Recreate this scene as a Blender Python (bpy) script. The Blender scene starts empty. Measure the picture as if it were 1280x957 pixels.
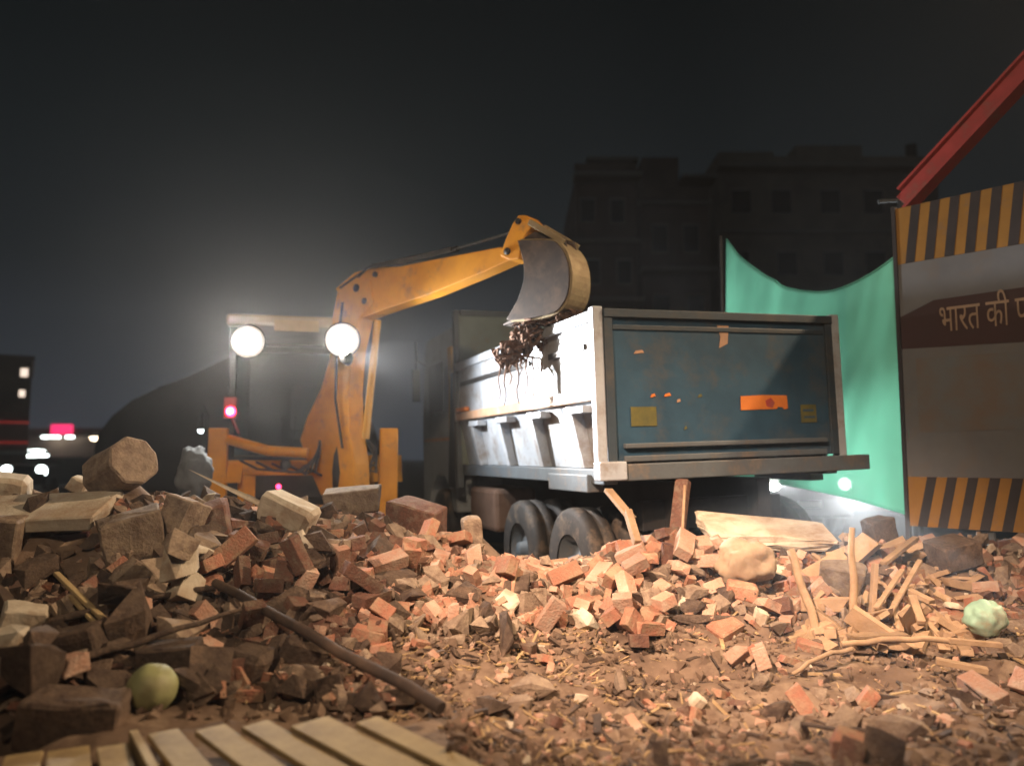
import bpy, bmesh, math, random
import numpy as np
from mathutils import Vector, Matrix, Euler, noise
R = math.radians
random.seed(7); rng = np.random.default_rng(7)
S = bpy.context.scene
COL = S.collection

# ------------------------------------------------------------------ camera
CAMZ, PITCH, F = 1.5, R(5.34), 985.0
cd = bpy.data.cameras.new('camera'); cam = bpy.data.objects.new('camera', cd); COL.objects.link(cam)
cam.location = (0, 0, CAMZ); cam.rotation_euler = (R(90) + PITCH, 0, 0)
cd.sensor_width = 36; cd.lens = F / 1280 * 36; cd.clip_start = .05; cd.clip_end = 3000
cd.dof.use_dof = True; cd.dof.focus_distance = 5.2; cd.dof.aperture_fstop = .85
S.camera = cam
_f = Vector((0, math.cos(PITCH), math.sin(PITCH))); _u = Vector((0, -math.sin(PITCH), math.cos(PITCH)))
def ray(px, py): return _f + Vector((1, 0, 0)) * ((px - 640) / F) + _u * (-(py - 478.5) / F)
def P(px, py, D):
    d = ray(px, py); return Vector((0, 0, CAMZ)) + d * (D / d.y)
# ------------------------------------------------------------------ world (night sky glow)
W = bpy.data.worlds.new('World'); S.world = W; W.use_nodes = True
wn = W.node_tree; wn.nodes.clear()
wo = wn.nodes.new('ShaderNodeOutputWorld'); wb = wn.nodes.new('ShaderNodeBackground')
tc = wn.nodes.new('ShaderNodeTexCoord'); sx = wn.nodes.new('ShaderNodeSeparateXYZ'); cr = wn.nodes.new('ShaderNodeValToRGB')
wn.links.new(tc.outputs['Generated'], sx.inputs[0]); wn.links.new(sx.outputs['Z'], cr.inputs[0])
wn.links.new(cr.outputs[0], wb.inputs[0]); wn.links.new(wb.outputs[0], wo.inputs[0])
e = cr.color_ramp.elements
e[0].position = 0.0; e[0].color = (.045, .056, .074, 1)
e[1].position = .62; e[1].color = (.0022, .0031, .0033, 1)
k = cr.color_ramp.elements.new(.22); k.color = (.0100, .0135, .0155, 1)
wb.inputs[1].default_value = 1.0
# ------------------------------------------------------------------ exposure
S.view_settings.view_transform = 'Standard'; S.view_settings.look = 'None'
S.view_settings.exposure = 0.0; S.view_settings.gamma = 1.0; S.view_settings.use_curve_mapping = False
S.cycles.max_bounces = 5; S.cycles.diffuse_bounces = 3; S.cycles.volume_bounces = 0; S.cycles.transparent_max_bounces = 8
S.cycles.use_denoising = True; S.cycles.sample_clamp_indirect = 4; S.cycles.caustics_reflective = False; S.cycles.caustics_refractive = False

def spot(name, loc, aim, watts, col, size, blend=.5, rad=.06):
    l = bpy.data.lights.new(name, 'SPOT'); l.energy = watts; l.color = col; l.spot_size = R(size); l.spot_blend = blend
    l.shadow_soft_size = rad
    o = bpy.data.objects.new(name, l); COL.objects.link(o); o.location = loc
    o.rotation_euler = (Vector(aim) - Vector(loc)).to_track_quat('-Z', 'Y').to_euler(); return o
# unseen sodium street lamps, high outside the frame; the third is an added warm fill
spot('sodium_street_and_fill_light', (-3.2, -1.5, 7.0), (1.4, 5.55, .5), 13200, (1, .68, .48), 28, 1.0, .12)
spot('sodium_street_and_fill_light', (10.5, 5.5, 9.0), (.2, 4.6, .5), 8200, (1, .70, .44), 44, 1.0, .15)
spot('sodium_street_and_fill_light', (-1.0, -4.0, 8.0), (.7, 8.6, 2.2), 3000, (1, .74, .50), 58, 1.0, .3)  # added fill that brightens the backhoe, truck and barricade
# white work lamps of the backhoe, two facing the camera and one facing the truck, then an added wide fill
spot('work_and_fill_light', (P(310,427,9.0)-Vector((0,.08,0))), (-1.2, 3.0, .8), 620, (1, .93, .84), 150, .9, .08)
spot('work_and_fill_light', (P(428,425,8.72)-Vector((0,.14,0))), (1.2, 3.0, .8), 420, (1, .93, .84), 115, .9, .08)
spot('work_and_fill_light', (-1.75, 8.5, 2.55), (.62, 6.6, 2.35), 3000, (.95, .97, 1), 54, 1.0, .05)
spot('work_and_fill_light', (-1.62, 8.40, 2.56), (.3, 8.2, 2.1), 520, (.95, .97, 1), 130, 1.0, .05)  # added wide fill for the headboard, truck cab and side
# headlamps of the car behind the net
spot('headlight', (4.92, 14.8, .97), (3.1, 9.0, 2.9), 6500, (.93, .97, 1), 44, 1, .06)
spot('headlight', (6.25, 14.8, .97), (3.62, 7.6, 1.3), 15000, (.93, .97, 1), 17, 1, .06)

# ------------------------------------------------------------------ helpers
def onplane(px, py, A, n):
    d = ray(px, py); c = Vector((0, 0, CAMZ)); return c + d * ((A - c).dot(n) / d.dot(n))

class MB:
    def __init__(s): s.v = []; s.f = []; s.smooth = []
    def add(s, v, f, sm=False):
        o = len(s.v); s.v += [tuple(p) for p in v]; s.f += [tuple(i + o for i in q) for q in f]; s.smooth += [sm] * len(f); return s
    def box(s, x0, x1, y0, y1, z0, z1):
        return s.add([(x0,y0,z0),(x1,y0,z0),(x1,y1,z0),(x0,y1,z0),(x0,y0,z1),(x1,y0,z1),(x1,y1,z1),(x0,y1,z1)],
                     [(0,3,2,1),(4,5,6,7),(0,1,5,4),(1,2,6,5),(2,3,7,6),(3,0,4,7)])
    def beam(s, p, q, w, h=None, up=(0, 0, 1), w2=None, h2=None):
        p = Vector(p); q = Vector(q); h = h or w; w2 = w2 or w; h2 = h2 or h
        d = (q - p).normalized(); u = Vector(up)
        if abs(d.dot(u)) > .97: u = Vector((1, 0, 0))
        a = d.cross(u).normalized(); b = a.cross(d).normalized()
        v = []
        for c, ww, hh in ((p, w, h), (q, w2, h2)):
            for i, j in ((-1,-1),(1,-1),(1,1),(-1,1)): v.append(c + a * (i * ww / 2) + b * (j * hh / 2))
        return s.add(v, [(0,1,2,3),(4,7,6,5),(0,4,5,1),(1,5,6,2),(2,6,7,3),(3,7,4,0)])
    def tube(s, pts, r, n=8, r2=None, cap=True):
        pts = [Vector(p) for p in pts]; m = len(pts); rings = []
        a = None
        for i, p in enumerate(pts):
            d = (pts[min(i+1, m-1)] - pts[max(i-1, 0)]).normalized()
            if a is None:
                a = d.cross(Vector((0,0,1)));
                if a.length < .05: a = d.cross(Vector((1,0,0)))
            a = (a - d * a.dot(d)).normalized(); b = d.cross(a)
            rr = r + ((r2 if r2 is not None else r) - r) * i / max(m-1, 1)
            rings.append([p + (a * math.cos(t*2*math.pi/n) + b * math.sin(t*2*math.pi/n)) * rr for t in range(n)])
        v = [q for g in rings for q in g]
        f = [(i*n+t, i*n+(t+1) % n, (i+1)*n+(t+1) % n, (i+1)*n+t) for i in range(m-1) for t in range(n)]
        s.add(v, f, True)
        if cap: s.add(rings[0], [tuple(range(n))[::-1]]); s.add(rings[-1], [tuple(range(n))])
        return s
    def lathe(s, prof, c, ax, n=24, sm=True):
        ax = Vector(ax).normalized(); a = ax.cross(Vector((0,0,1)));
        if a.length < .05: a = ax.cross(Vector((1,0,0)))
        a.normalize(); b = ax.cross(a); c = Vector(c); v = []
        for r, h in prof:
            for t in range(n): v.append(c + ax*h + (a*math.cos(t*2*math.pi/n) + b*math.sin(t*2*math.pi/n))*r)
        m = len(prof)
        return s.add(v, [(i*n+t, i*n+(t+1) % n, (i+1)*n+(t+1) % n, (i+1)*n+t) for i in range(m-1) for t in range(n)], sm)
    def prism(s, pts, off):
        pts = [Vector(p) for p in pts]; off = Vector(off); n = len(pts)
        v = [p - off for p in pts] + [p + off for p in pts]
        return s.add(v, [tuple(range(n))[::-1], tuple(range(n, 2*n))] + [(i, (i+1) % n, n+(i+1) % n, n+i) for i in range(n)])
    def build(s, name, m, parent=None, bevel=0, loc=None):
        me = bpy.data.meshes.new(name); me.from_pydata([tuple(p) for p in s.v], [], s.f)
        bm = bmesh.new(); bm.from_mesh(me); bmesh.ops.recalc_face_normals(bm, faces=bm.faces[:]); bm.to_mesh(me); bm.free()
        me.polygons.foreach_set('use_smooth', s.smooth)
        me.materials.append(m); o = bpy.data.objects.new(name, me); COL.objects.link(o)
        if loc: o.location = loc
        if parent: o.parent = parent
        if bevel:
            b = o.modifiers.new('bevel', 'BEVEL'); b.width = bevel; b.segments = 2; b.limit_method = 'ANGLE'
        return o
def tag(o, label, cat, group=None):
    o['label'] = label; o['category'] = cat
    if group: o['group'] = group
    return o
def empty(name, loc, label, cat, rz=0, group=None):
    o = bpy.data.objects.new(name, None); COL.objects.link(o); o.location = loc; o.rotation_euler = (0, 0, rz); o.empty_display_size = .2
    return tag(o, label, cat, group)
def struct(o, kind='structure'): o['kind'] = kind; return o

def hexv(r, g, b): return (r, g, b, 1)
def mat(name, c1, c2=None, scale=6, rough=.7, metal=0, bump=.2, bscale=40, dirt=None, dscale=3, damt=.55, obj_rand=0, coord='Object', spec=.4):
    m = bpy.data.materials.new(name); m.use_nodes = True; nt = m.node_tree; N = nt.nodes; L = nt.links
    p = N['Principled BSDF']; p.inputs['Roughness'].default_value = rough; p.inputs['Metallic'].default_value = metal
    p.inputs['Specular IOR Level'].default_value = spec
    t = N.new('ShaderNodeTexCoord'); co = t.outputs[coord]
    c2 = c2 or tuple(x * .75 for x in c1)
    n1 = N.new('ShaderNodeTexNoise'); n1.inputs['Scale'].default_value = scale; n1.inputs['Detail'].default_value = 6; n1.inputs['Roughness'].default_value = .65
    L.new(co, n1.inputs['Vector'])
    r = N.new('ShaderNodeValToRGB'); r.color_ramp.elements[0].position = .35; r.color_ramp.elements[1].position = .65
    r.color_ramp.elements[0].color = (*c1, 1); r.color_ramp.elements[1].color = (*c2, 1)
    L.new(n1.outputs['Fac'], r.inputs[0]); out = r.outputs[0]
    if dirt:
        n2 = N.new('ShaderNodeTexNoise'); n2.inputs['Scale'].default_value = dscale; n2.inputs['Detail'].default_value = 8; n2.inputs['Roughness'].default_value = .7
        L.new(co, n2.inputs['Vector'])
        r2 = N.new('ShaderNodeValToRGB'); r2.color_ramp.elements[0].position = 1 - damt - .08; r2.color_ramp.elements[1].position = 1 - damt + .12
        L.new(n2.outputs['Fac'], r2.inputs[0])
        mx = N.new('ShaderNodeMixRGB'); mx.inputs['Color2'].default_value = (*dirt, 1); L.new(r2.outputs[0], mx.inputs['Fac']); L.new(out, mx.inputs['Color1']); out = mx.outputs[0]
    if obj_rand:
        oi = N.new('ShaderNodeObjectInfo'); hs = N.new('ShaderNodeHueSaturation')
        mr = N.new('ShaderNodeMapRange'); mr.inputs['To Min'].default_value = 1 - obj_rand; mr.inputs['To Max'].default_value = 1 + obj_rand
        L.new(oi.outputs['Random'], mr.inputs['Value']); L.new(mr.outputs[0], hs.inputs['Value']); L.new(out, hs.inputs['Color']); out = hs.outputs[0]
    L.new(out, p.inputs['Base Color'])
    if bump:
        n3 = N.new('ShaderNodeTexNoise'); n3.inputs['Scale'].default_value = bscale; n3.inputs['Detail'].default_value = 5
        L.new(co, n3.inputs['Vector']); b = N.new('ShaderNodeBump'); b.inputs['Strength'].default_value = bump; b.inputs['Distance'].default_value = .008
        L.new(n3.outputs['Fac'], b.inputs['Height']); L.new(b.outputs[0], p.inputs['Normal'])
    return m
def glow(name, col, strength):
    m = bpy.data.materials.new(name); m.use_nodes = True; nt = m.node_tree; p = nt.nodes['Principled BSDF']
    p.inputs['Base Color'].default_value = (*col, 1); p.inputs['Emission Color'].default_value = (*col, 1); p.inputs['Emission Strength'].default_value = strength
    return m

DUST = (.24, .17, .11)
M = dict(
 ground=mat('ground_dirt', (.20, .14, .10), (.095, .064, .046), 2.2, .95, bump=.9, bscale=22, dirt=(.27, .2, .14), dscale=5, damt=.42, spec=.15),
 road=mat('road_asphalt', (.05, .048, .045), (.035, .034, .033), 3, .85, bump=.4, bscale=80),
 brick=mat('brick_red', (.38, .175, .115), (.28, .12, .08), 24, .9, bump=1, bscale=75, dirt=(.34, .235, .155), dscale=13, damt=.5, obj_rand=.3, spec=.15),
 brick_pale=mat('brick_pale', (.40, .235, .165), (.32, .16, .11), 24, .9, bump=1, bscale=75, dirt=(.40, .30, .23), dscale=12, damt=.5, obj_rand=.3, spec=.15),
 brick_dark=mat('brick_dark', (.17, .085, .06), (.10, .055, .042), 24, .9, bump=1, bscale=75, dirt=(.2, .15, .11), dscale=13, damt=.45, obj_rand=.35, spec=.15),
 conc=mat('concrete_rubble', (.30, .235, .17), (.175, .13, .10), 16, .92, bump=1, bscale=60, dirt=(.14, .095, .07), dscale=9, damt=.42, obj_rand=.3, spec=.15),
 conc_dark=mat('concrete_dark', (.12, .088, .065), (.06, .042, .035), 16, .92, bump=1, bscale=60, dirt=(.2, .14, .1), dscale=9, damt=.4, obj_rand=.3, spec=.15),
 plaster=mat('plaster_pale', (.55, .50, .40), (.40, .34, .26), 6, .9, bump=.5, bscale=45, dirt=(.3, .21, .14), dscale=4, damt=.42, spec=.15),
 wood=mat('wood_pale', (.36, .25, .16), (.25, .17, .10), 8, .8, bump=.4, bscale=60, dirt=(.24, .16, .1), dscale=5, damt=.4, obj_rand=.2, spec=.2),
 plank=mat('plank_wood', (.43, .33, .17), (.31, .23, .12), 5, .75, bump=.4, bscale=50, dirt=(.2, .14, .08), dscale=3, damt=.38, obj_rand=.12, spec=.25),
 straw=mat('splinter_straw', (.42, .31, .17), (.24, .16, .09), 12, .9, bump=0, spec=.1),
 yellow=mat('machine_yellow', (.74, .33, .025), (.6, .25, .02), 4, .5, bump=.08, bscale=30, dirt=(.22, .13, .07), dscale=3.5, damt=.36),
 cream=mat('bucket_steel_edge', (.42, .34, .2), (.3, .23, .13), 5, .5, .3, bump=.3, dirt=(.2, .13, .08), dscale=6, damt=.4),
 bucket=mat('bucket_steel', (.055, .036, .026), (.03, .021, .016), 7, .75, 0, bump=.07, dirt=(.10, .065, .043), dscale=4, damt=.45),
 soil=mat('clinging_soil', (.13, .07, .045), (.07, .04, .025), 14, .95, bump=1, bscale=40, spec=.1),
 black=mat('black_rubber', (.022, .021, .02), (.035, .03, .027), 6, .75, bump=.3, dirt=(.13, .095, .065), dscale=5, damt=.42),
 darkm=mat('dark_metal', (.045, .042, .04), (.03, .028, .027), 6, .55, .5, bump=.1),
 chrome=mat('steel_rod', (.5, .48, .45), (.42, .4, .37), 6, .3, .9, bump=0),
 cabw=mat('cab_roof_cream', (.55, .42, .25), (.45, .34, .2), 4, .5, bump=.05),
 tside=mat('dump_side_paint', (.40, .43, .46), (.30, .33, .365), 2.5, .5, bump=.15, bscale=14, dirt=(.20, .165, .135), dscale=3.2, damt=.44),
 trail=mat('dump_rail_rust', (.46, .27, .16), (.32, .2, .13), 6, .65, bump=.2, dirt=(.4, .38, .34), dscale=4, damt=.4),
 trear=mat('tailgate_blue', (.032, .078, .125), (.022, .052, .085), 2.2, .42, bump=.5, bscale=3.2, dirt=(.07, .075, .078), dscale=2.4, damt=.42),
 tframe=mat('tailgate_frame', (.035, .052, .068), (.026, .038, .05), 4, .5, bump=.2, dirt=(.065, .066, .064), dscale=4, damt=.45),
 tbeam=mat('chassis_grey', (.09, .108, .12), (.065, .075, .085), 4, .6, bump=.2, dirt=(.15, .125, .1), dscale=4, damt=.40),
 cabp=mat('truck_cab_paint', (.30, .33, .35), (.22, .25, .27), 3, .45, bump=.05, dirt=(.16, .13, .1), dscale=3, damt=.38),
 cabyel=mat('truck_yellow_stripe', (.42, .25, .04), (.33, .2, .04), 5, .5, bump=.05, dirt=(.2, .15, .08), dscale=4, damt=.4),
 orange=mat('reflective_orange', (.62, .20, .04), (.5, .15, .03), 5, .4, bump=0),
 stick=mat('sticker_yellow', (.13, .115, .03), (.08, .08, .03), 9, .5, bump=0),
 hyellow=mat('barrier_yellow', (.30, .15, .025), (.24, .12, .02), 4, .6, bump=.1, dirt=(.2, .13, .07), dscale=6, damt=.36),
 hblack=mat('barrier_black', (.02, .018, .02), (.035, .028, .03), 4, .6, bump=.1),
 panel=mat('barrier_grey', (.145, .15, .155), (.115, .12, .13), 2, .6, bump=.1, dirt=(.15, .125, .105), dscale=2.5, damt=.42),
 maroon=mat('barrier_maroon', (.045, .018, .018), (.04, .02, .02), 3, .6, bump=.05),
 picblue=mat('barrier_picture', (.125, .145, .16), (.15, .11, .08), 1.9, .6, bump=.05),
 letter=mat('letter_cream', (.36, .25, .17), (.26, .19, .13), 6, .6, bump=0),
 redm=mat('red_steel', (.42, .06, .055), (.3, .045, .04), 4, .5, bump=.1, dirt=(.25, .12, .09), dscale=4, damt=.38),
 tarp=mat('tarp_brown', (.045, .034, .030), (.03, .023, .021), 1.2, .8, bump=.5, bscale=3),
 bldg=mat('building_plaster', (.5, .40, .28), (.34, .27, .2), .5, .9, bump=.1, bscale=5),
 bldg2=mat('building_brown', (.34, .22, .15), (.22, .15, .11), .5, .9, bump=.1, bscale=5),
 slab=mat('building_slab', (.5, .42, .32), (.4, .34, .27), .6, .9, bump=.1, bscale=5),
 wdark=mat('window_dark', (.012, .012, .013), (.02, .02, .02), 2, .3, bump=0),
 carp=mat('car_paint', (.045, .047, .052), (.035, .036, .04), 3, .35, bump=0),
 white=mat('white_paint', (.6, .6, .58), (.5, .5, .48), 6, .5, bump=0),
 sack=mat('grey_sack', (.16, .18, .19), (.11, .12, .13), 7, .9, bump=.6, bscale=15),
 bag=mat('beige_sack', (.38, .29, .20), (.28, .20, .13), 6, .9, bump=.6, bscale=18, dirt=(.28, .17, .11), dscale=5, damt=.38),
 coco=mat('green_husk', (.34, .36, .17), (.25, .25, .12), 7, .55, bump=.3, bscale=18, dirt=(.2, .17, .09), dscale=5, damt=.4),
 mint=mat('mint_plastic', (.34, .55, .42), (.27, .45, .35), 5, .5, bump=.1, dirt=(.3, .22, .14), dscale=3, damt=.42),
)
def glass_mat():
    m = bpy.data.materials.new('cab_glass'); m.use_nodes = True; nt = m.node_tree; N = nt.nodes; N.remove(N['Principled BSDF'])
    o = N['Material Output']; g = N.new('ShaderNodeBsdfGlossy'); g.inputs['Roughness'].default_value = .12; g.inputs['Color'].default_value = (.6,.6,.6,1)
    t = N.new('ShaderNodeBsdfTransparent'); t.inputs['Color'].default_value = (.45, .45, .43, 1); x = N.new('ShaderNodeMixShader'); x.inputs[0].default_value = .12
    nt.links.new(t.outputs[0], x.inputs[1]); nt.links.new(g.outputs[0], x.inputs[2]); nt.links.new(x.outputs[0], o.inputs[0]); return m
M['glass'] = glass_mat()
def net_mat():
    m = bpy.data.materials.new('green_net'); m.use_nodes = True; nt = m.node_tree; N = nt.nodes; N.remove(N['Principled BSDF']); L = nt.links
    o = N['Material Output']; d = N.new('ShaderNodeBsdfDiffuse'); t = N.new('ShaderNodeBsdfTranslucent'); x = N.new('ShaderNodeMixShader'); x.inputs[0].default_value = .72
    c = N.new('ShaderNodeTexCoord'); n = N.new('ShaderNodeTexNoise'); n.inputs['Scale'].default_value = 2.5; n.inputs['Detail'].default_value = 6
    L.new(c.outputs['Object'], n.inputs['Vector']); r = N.new('ShaderNodeValToRGB'); r.color_ramp.elements[0].color = (.14, .34, .25, 1); r.color_ramp.elements[1].color = (.19, .43, .32, 1)
    L.new(n.outputs['Fac'], r.inputs[0]); L.new(r.outputs[0], d.inputs[0]); L.new(r.outputs[0], t.inputs[0])
    tr = N.new('ShaderNodeBsdfTransparent'); y = N.new('ShaderNodeMixShader'); y.inputs[0].default_value = .15
    L.new(d.outputs[0], x.inputs[1]); L.new(t.outputs[0], x.inputs[2]); L.new(x.outputs[0], y.inputs[1]); L.new(tr.outputs[0], y.inputs[2]); L.new(y.outputs[0], o.inputs[0]); return m
M['net'] = net_mat()
M['lampw'] = glow('lamp_white', (1, .97, .92), 60)
def lens_mat():  # oversize lens, emission fading to the rim to imitate the lamp's glow
    m = glow('lamp_lens', (1, .97, .92), 60); nt = m.node_tree; a = nt.nodes.new('ShaderNodeAttribute'); a.attribute_name = 'glow_fall'
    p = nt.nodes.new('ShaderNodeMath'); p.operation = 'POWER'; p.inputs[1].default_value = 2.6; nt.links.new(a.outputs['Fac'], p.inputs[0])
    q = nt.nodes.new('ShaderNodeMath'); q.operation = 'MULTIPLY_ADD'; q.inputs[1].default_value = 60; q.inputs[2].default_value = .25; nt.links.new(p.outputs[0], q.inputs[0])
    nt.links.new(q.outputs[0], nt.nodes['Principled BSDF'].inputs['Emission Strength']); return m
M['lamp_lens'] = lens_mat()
M['lampf'] = glow('far_lamp_white', (.9, 1, .98), 9)
M['lampwarm'] = glow('far_lamp_warm', (1, .8, .55), 9)
M['lampr'] = glow('lamp_red', (1, .03, .10), 9)
M['lamprc'] = glow('lamp_red_core', (1, .5, .6), 9)
M['signr'] = glow('sign_red', (1, .03, .16), 1.5)
M['winlit'] = glow('window_lit', (1, .8, .65), 1.3)
M['redstrip'] = glow('red_strip', (.8, .05, .04), .28)

# ------------------------------------------------------------------ terrain
ctl = [(0,957,2.6),(200,957,2.6),(400,957,2.6),(640,957,2.7),(900,957,2.8),(1280,957,2.8),
 (0,850,3.4),(200,850,3.5),(400,850,3.6),(640,850,3.9),(900,860,4.0),(1280,860,4.0),(-200,850,3.4),(1450,860,4.0),
 (0,750,4.2),(200,750,4.2),(400,760,4.3),(640,765,4.8),(850,775,4.9),(1000,795,4.9),(1280,800,4.9),(-200,750,4.2),(1450,800,4.9),
 (0,690,4.8),(200,700,4.8),(400,705,5.1),(640,715,5.5),(800,700,5.4),(900,715,5.5),(1100,735,5.7),(1280,745,5.7),
 (-200,650,5.2),(0,650,5.2),(150,648,5.4),(300,638,5.9),(450,650,6.2),(560,672,6.0),(640,706,5.9),(710,708,5.8),(785,676,5.7),(860,676,5.9),(1000,672,6.3),(1130,680,6.6),(1280,685,6.6),(1450,685,6.6)]
pts = []
for px, py, D in ctl:
    q = P(px, py, D); pts.append((q.x, q.y, q.z - .07))
for x in np.linspace(-8, 8, 9): pts += [(x, 1.4, .34), (x, -1.5, .1)]
for x, y, z in [(-8,7.6,.3),(-5,7.8,.35),(-3.6,8.0,.25),(-2,8.0,.15),(-.6,7.6,.05),(.6,7.2,.12),(1.8,7.2,.15),(3,7.6,.25),(4.5,8.2,.4),(7,8,.4)]: pts.append((x,y,z))
for x in np.linspace(-8, 8, 9): pts.append((x, 10.5, 0.02))
A_ = np.array(pts); XY = A_[:, :2]; Zc = A_[:, 2]; n_ = len(A_)
def phi(r): return np.sqrt(r * r + .3)
Dm = np.linalg.norm(XY[:, None] - XY[None], axis=2)
Kx = np.zeros((n_+3, n_+3)); Kx[:n_, :n_] = phi(Dm) - 0.02*np.eye(n_); Kx[:n_, n_] = 1; Kx[:n_, n_+1:] = XY; Kx[n_, :n_] = 1; Kx[n_+1:, :n_] = XY.T
wt = np.linalg.lstsq(Kx, np.concatenate([Zc, [0,0,0]]), rcond=None)[0]
GX0, GX1, GY0, GY1, ST = -7.5, 7.5, -1.0, 10.6, .035
gx = np.arange(GX0, GX1, ST); gy = np.arange(GY0, GY1, ST); NX, NY = len(gx), len(gy)
GXX, GYY = np.meshgrid(gx, gy)
q = np.stack([GXX.ravel(), GYY.ravel()], 1); H = np.zeros(len(q))
for i in range(0, len(q), 20000):
    b = q[i:i+20000]; H[i:i+20000] = phi(np.linalg.norm(b[:, None] - XY[None], axis=2)) @ wt[:n_] + wt[n_] + b @ wt[n_+1:]
H = np.clip(H.reshape(NY, NX), -.3, 1.6)
def vnoise(sc, seed):
    r = np.random.default_rng(seed); g = r.random((int((GY1-GY0)/sc)+4, int((GX1-GX0)/sc)+4))
    fx = (GXX-GX0)/sc; fy = (GYY-GY0)/sc; ix = fx.astype(int); iy = fy.astype(int); tx = fx-ix; ty = fy-iy
    tx = tx*tx*(3-2*tx); ty = ty*ty*(3-2*ty)
    return (g[iy,ix]*(1-tx)*(1-ty)+g[iy,ix+1]*tx*(1-ty)+g[iy+1,ix]*(1-tx)*ty+g[iy+1,ix+1]*tx*ty)-.5
edge = np.clip(np.minimum.reduce([GXX-GX0, GX1-GXX, GYY-GY0+.3, GY1-GYY])/1.2, 0, 1)
H = H + vnoise(.6, 1)*.10 + vnoise(.22, 2)*.07 + vnoise(.09, 3)*.035 + (rng.random(H.shape)-.5)*.012
H = H*edge - .06*(1-edge)
g = MB().add([(-220,-60,0),(220,-60,0),(220,300,0),(-220,300,0)], [(0,1,2,3)]); struct(g.build('ground', M['ground']))
g = MB().add([(-14,14,.006),(30,14,.006),(30,22,.006),(-14,22,.006)], [(0,1,2,3)]); g.add([(-24,22,.006),(-8,22,.006),(-22,140,.006),(-80,140,.006)], [(0,1,2,3)]); struct(g.build('road', M['road']))

def hgt(x, y):
    i = int((x-GX0)/ST); j = int((y-GY0)/ST)
    return float(H[min(max(j,0),NY-1), min(max(i,0),NX-1)])
def hpatch(x, y, r):
    i0 = max(int((x-r-GX0)/ST), 0); i1 = min(int((x+r-GX0)/ST)+1, NX); j0 = max(int((y-r-GY0)/ST), 0); j1 = min(int((y+r-GY0)/ST)+1, NY)
    return slice(j0, max(j1, j0+1)), slice(i0, max(i1, i0+1))
def proj(x, y, z):
    v = Vector((x, y, z - CAMZ)); d = v.dot(_f); return (640 + F*v.x/d, 478.5 - F*v.dot(_u)/d)

# ------------------------------------------------------------------ rubble shapes
def hull_mesh(name, pts, m, bev=0, jit=0, seed=0, smooth=False):
    bm = bmesh.new()
    for p in pts: bm.verts.new(p)
    r = bmesh.ops.convex_hull(bm, input=bm.verts[:])
    bmesh.ops.delete(bm, geom=[v for v in bm.verts if not v.link_faces], context='VERTS')
    bmesh.ops.dissolve_limit(bm, angle_limit=R(7), verts=bm.verts[:], edges=bm.edges[:])
    if bev: bmesh.ops.bevel(bm, geom=bm.edges[:], offset=bev, segments=1, affect='EDGES', profile=.6)
    if jit:
        bmesh.ops.triangulate(bm, faces=bm.faces[:]); bmesh.ops.subdivide_edges(bm, edges=bm.edges[:], cuts=2, use_grid_fill=True)
        bmesh.ops.triangulate(bm, faces=bm.faces[:])
        for v in bm.verts: v.co += noise.noise_vector(v.co*14 + Vector((seed*3.1, 0, 0)))*jit + noise.noise_vector(v.co*45 + Vector((seed, 5, 0)))*jit*.45
    bmesh.ops.recalc_face_normals(bm, faces=bm.faces[:])
    me = bpy.data.meshes.new(name); bm.to_mesh(me); bm.free(); me.materials.append(m)
    if smooth: me.polygons.foreach_set('use_smooth', [True]*len(me.polygons))
    return me
def brick_pts(L, W_, T, cut=0):
    c = [Vector((sx*L/2, sy*W_/2, sz*T/2)) for sx in (-1,1) for sy in (-1,1) for sz in (-1,1)]
    for p in c:
        p += Vector([random.uniform(-.004,.004) for _ in range(3)])
        if cut and p.x > 0: p.x += random.uniform(-cut, cut*.2)
    if cut > .02: c += [Vector((L/2*random.uniform(.6,.95), random.uniform(-.3,.3)*W_, random.uniform(-.3,.3)*T)) for _ in range(2)]
    return c
brick_meshes = []   # (mesh, look, form, half-size)
for col, look in (('brick','orange-red'), ('brick_pale','dusty pinkish'), ('brick_dark','dark brown')):
    for k in range(4): brick_meshes.append((hull_mesh('brick', brick_pts(.225,.108,.072, .006), M[col], .003, .0018, k), look, 'whole', .1, .072))
    for k in range(4): brick_meshes.append((hull_mesh('brick', brick_pts(.13,.108,.072, .05), M[col], .003, .003, k+9), look, 'half', .07, .072))
    for k in range(3):
        brick_meshes.append((hull_mesh('brick', brick_pts(.17,.1,.07, .09), M[col], .003, .004, k+19), look, 'chipped', .08, .07))
def chunk_pts(sz, flat=1, n=16):
    out = []
    for _ in range(n):
        v = Vector([random.uniform(-1,1) for _ in range(3)]); mx = max(abs(c) for c in v); v /= mx**.75
        out.append(Vector((v.x*sz, v.y*sz*random.uniform(.75,1), v.z*sz*flat)))
    return out
chunk_meshes = []
for col, look in (('conc','grey-tan'), ('conc_dark','dark grey'), ('plaster','pale plastered')):
    for k in range(6): chunk_meshes.append((hull_mesh('concrete_chunk', chunk_pts(.1, random.choice([.45,.7,.9]), random.choice([9,12,15])), M[col], .002, .006, k+40), look, .1))

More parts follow.
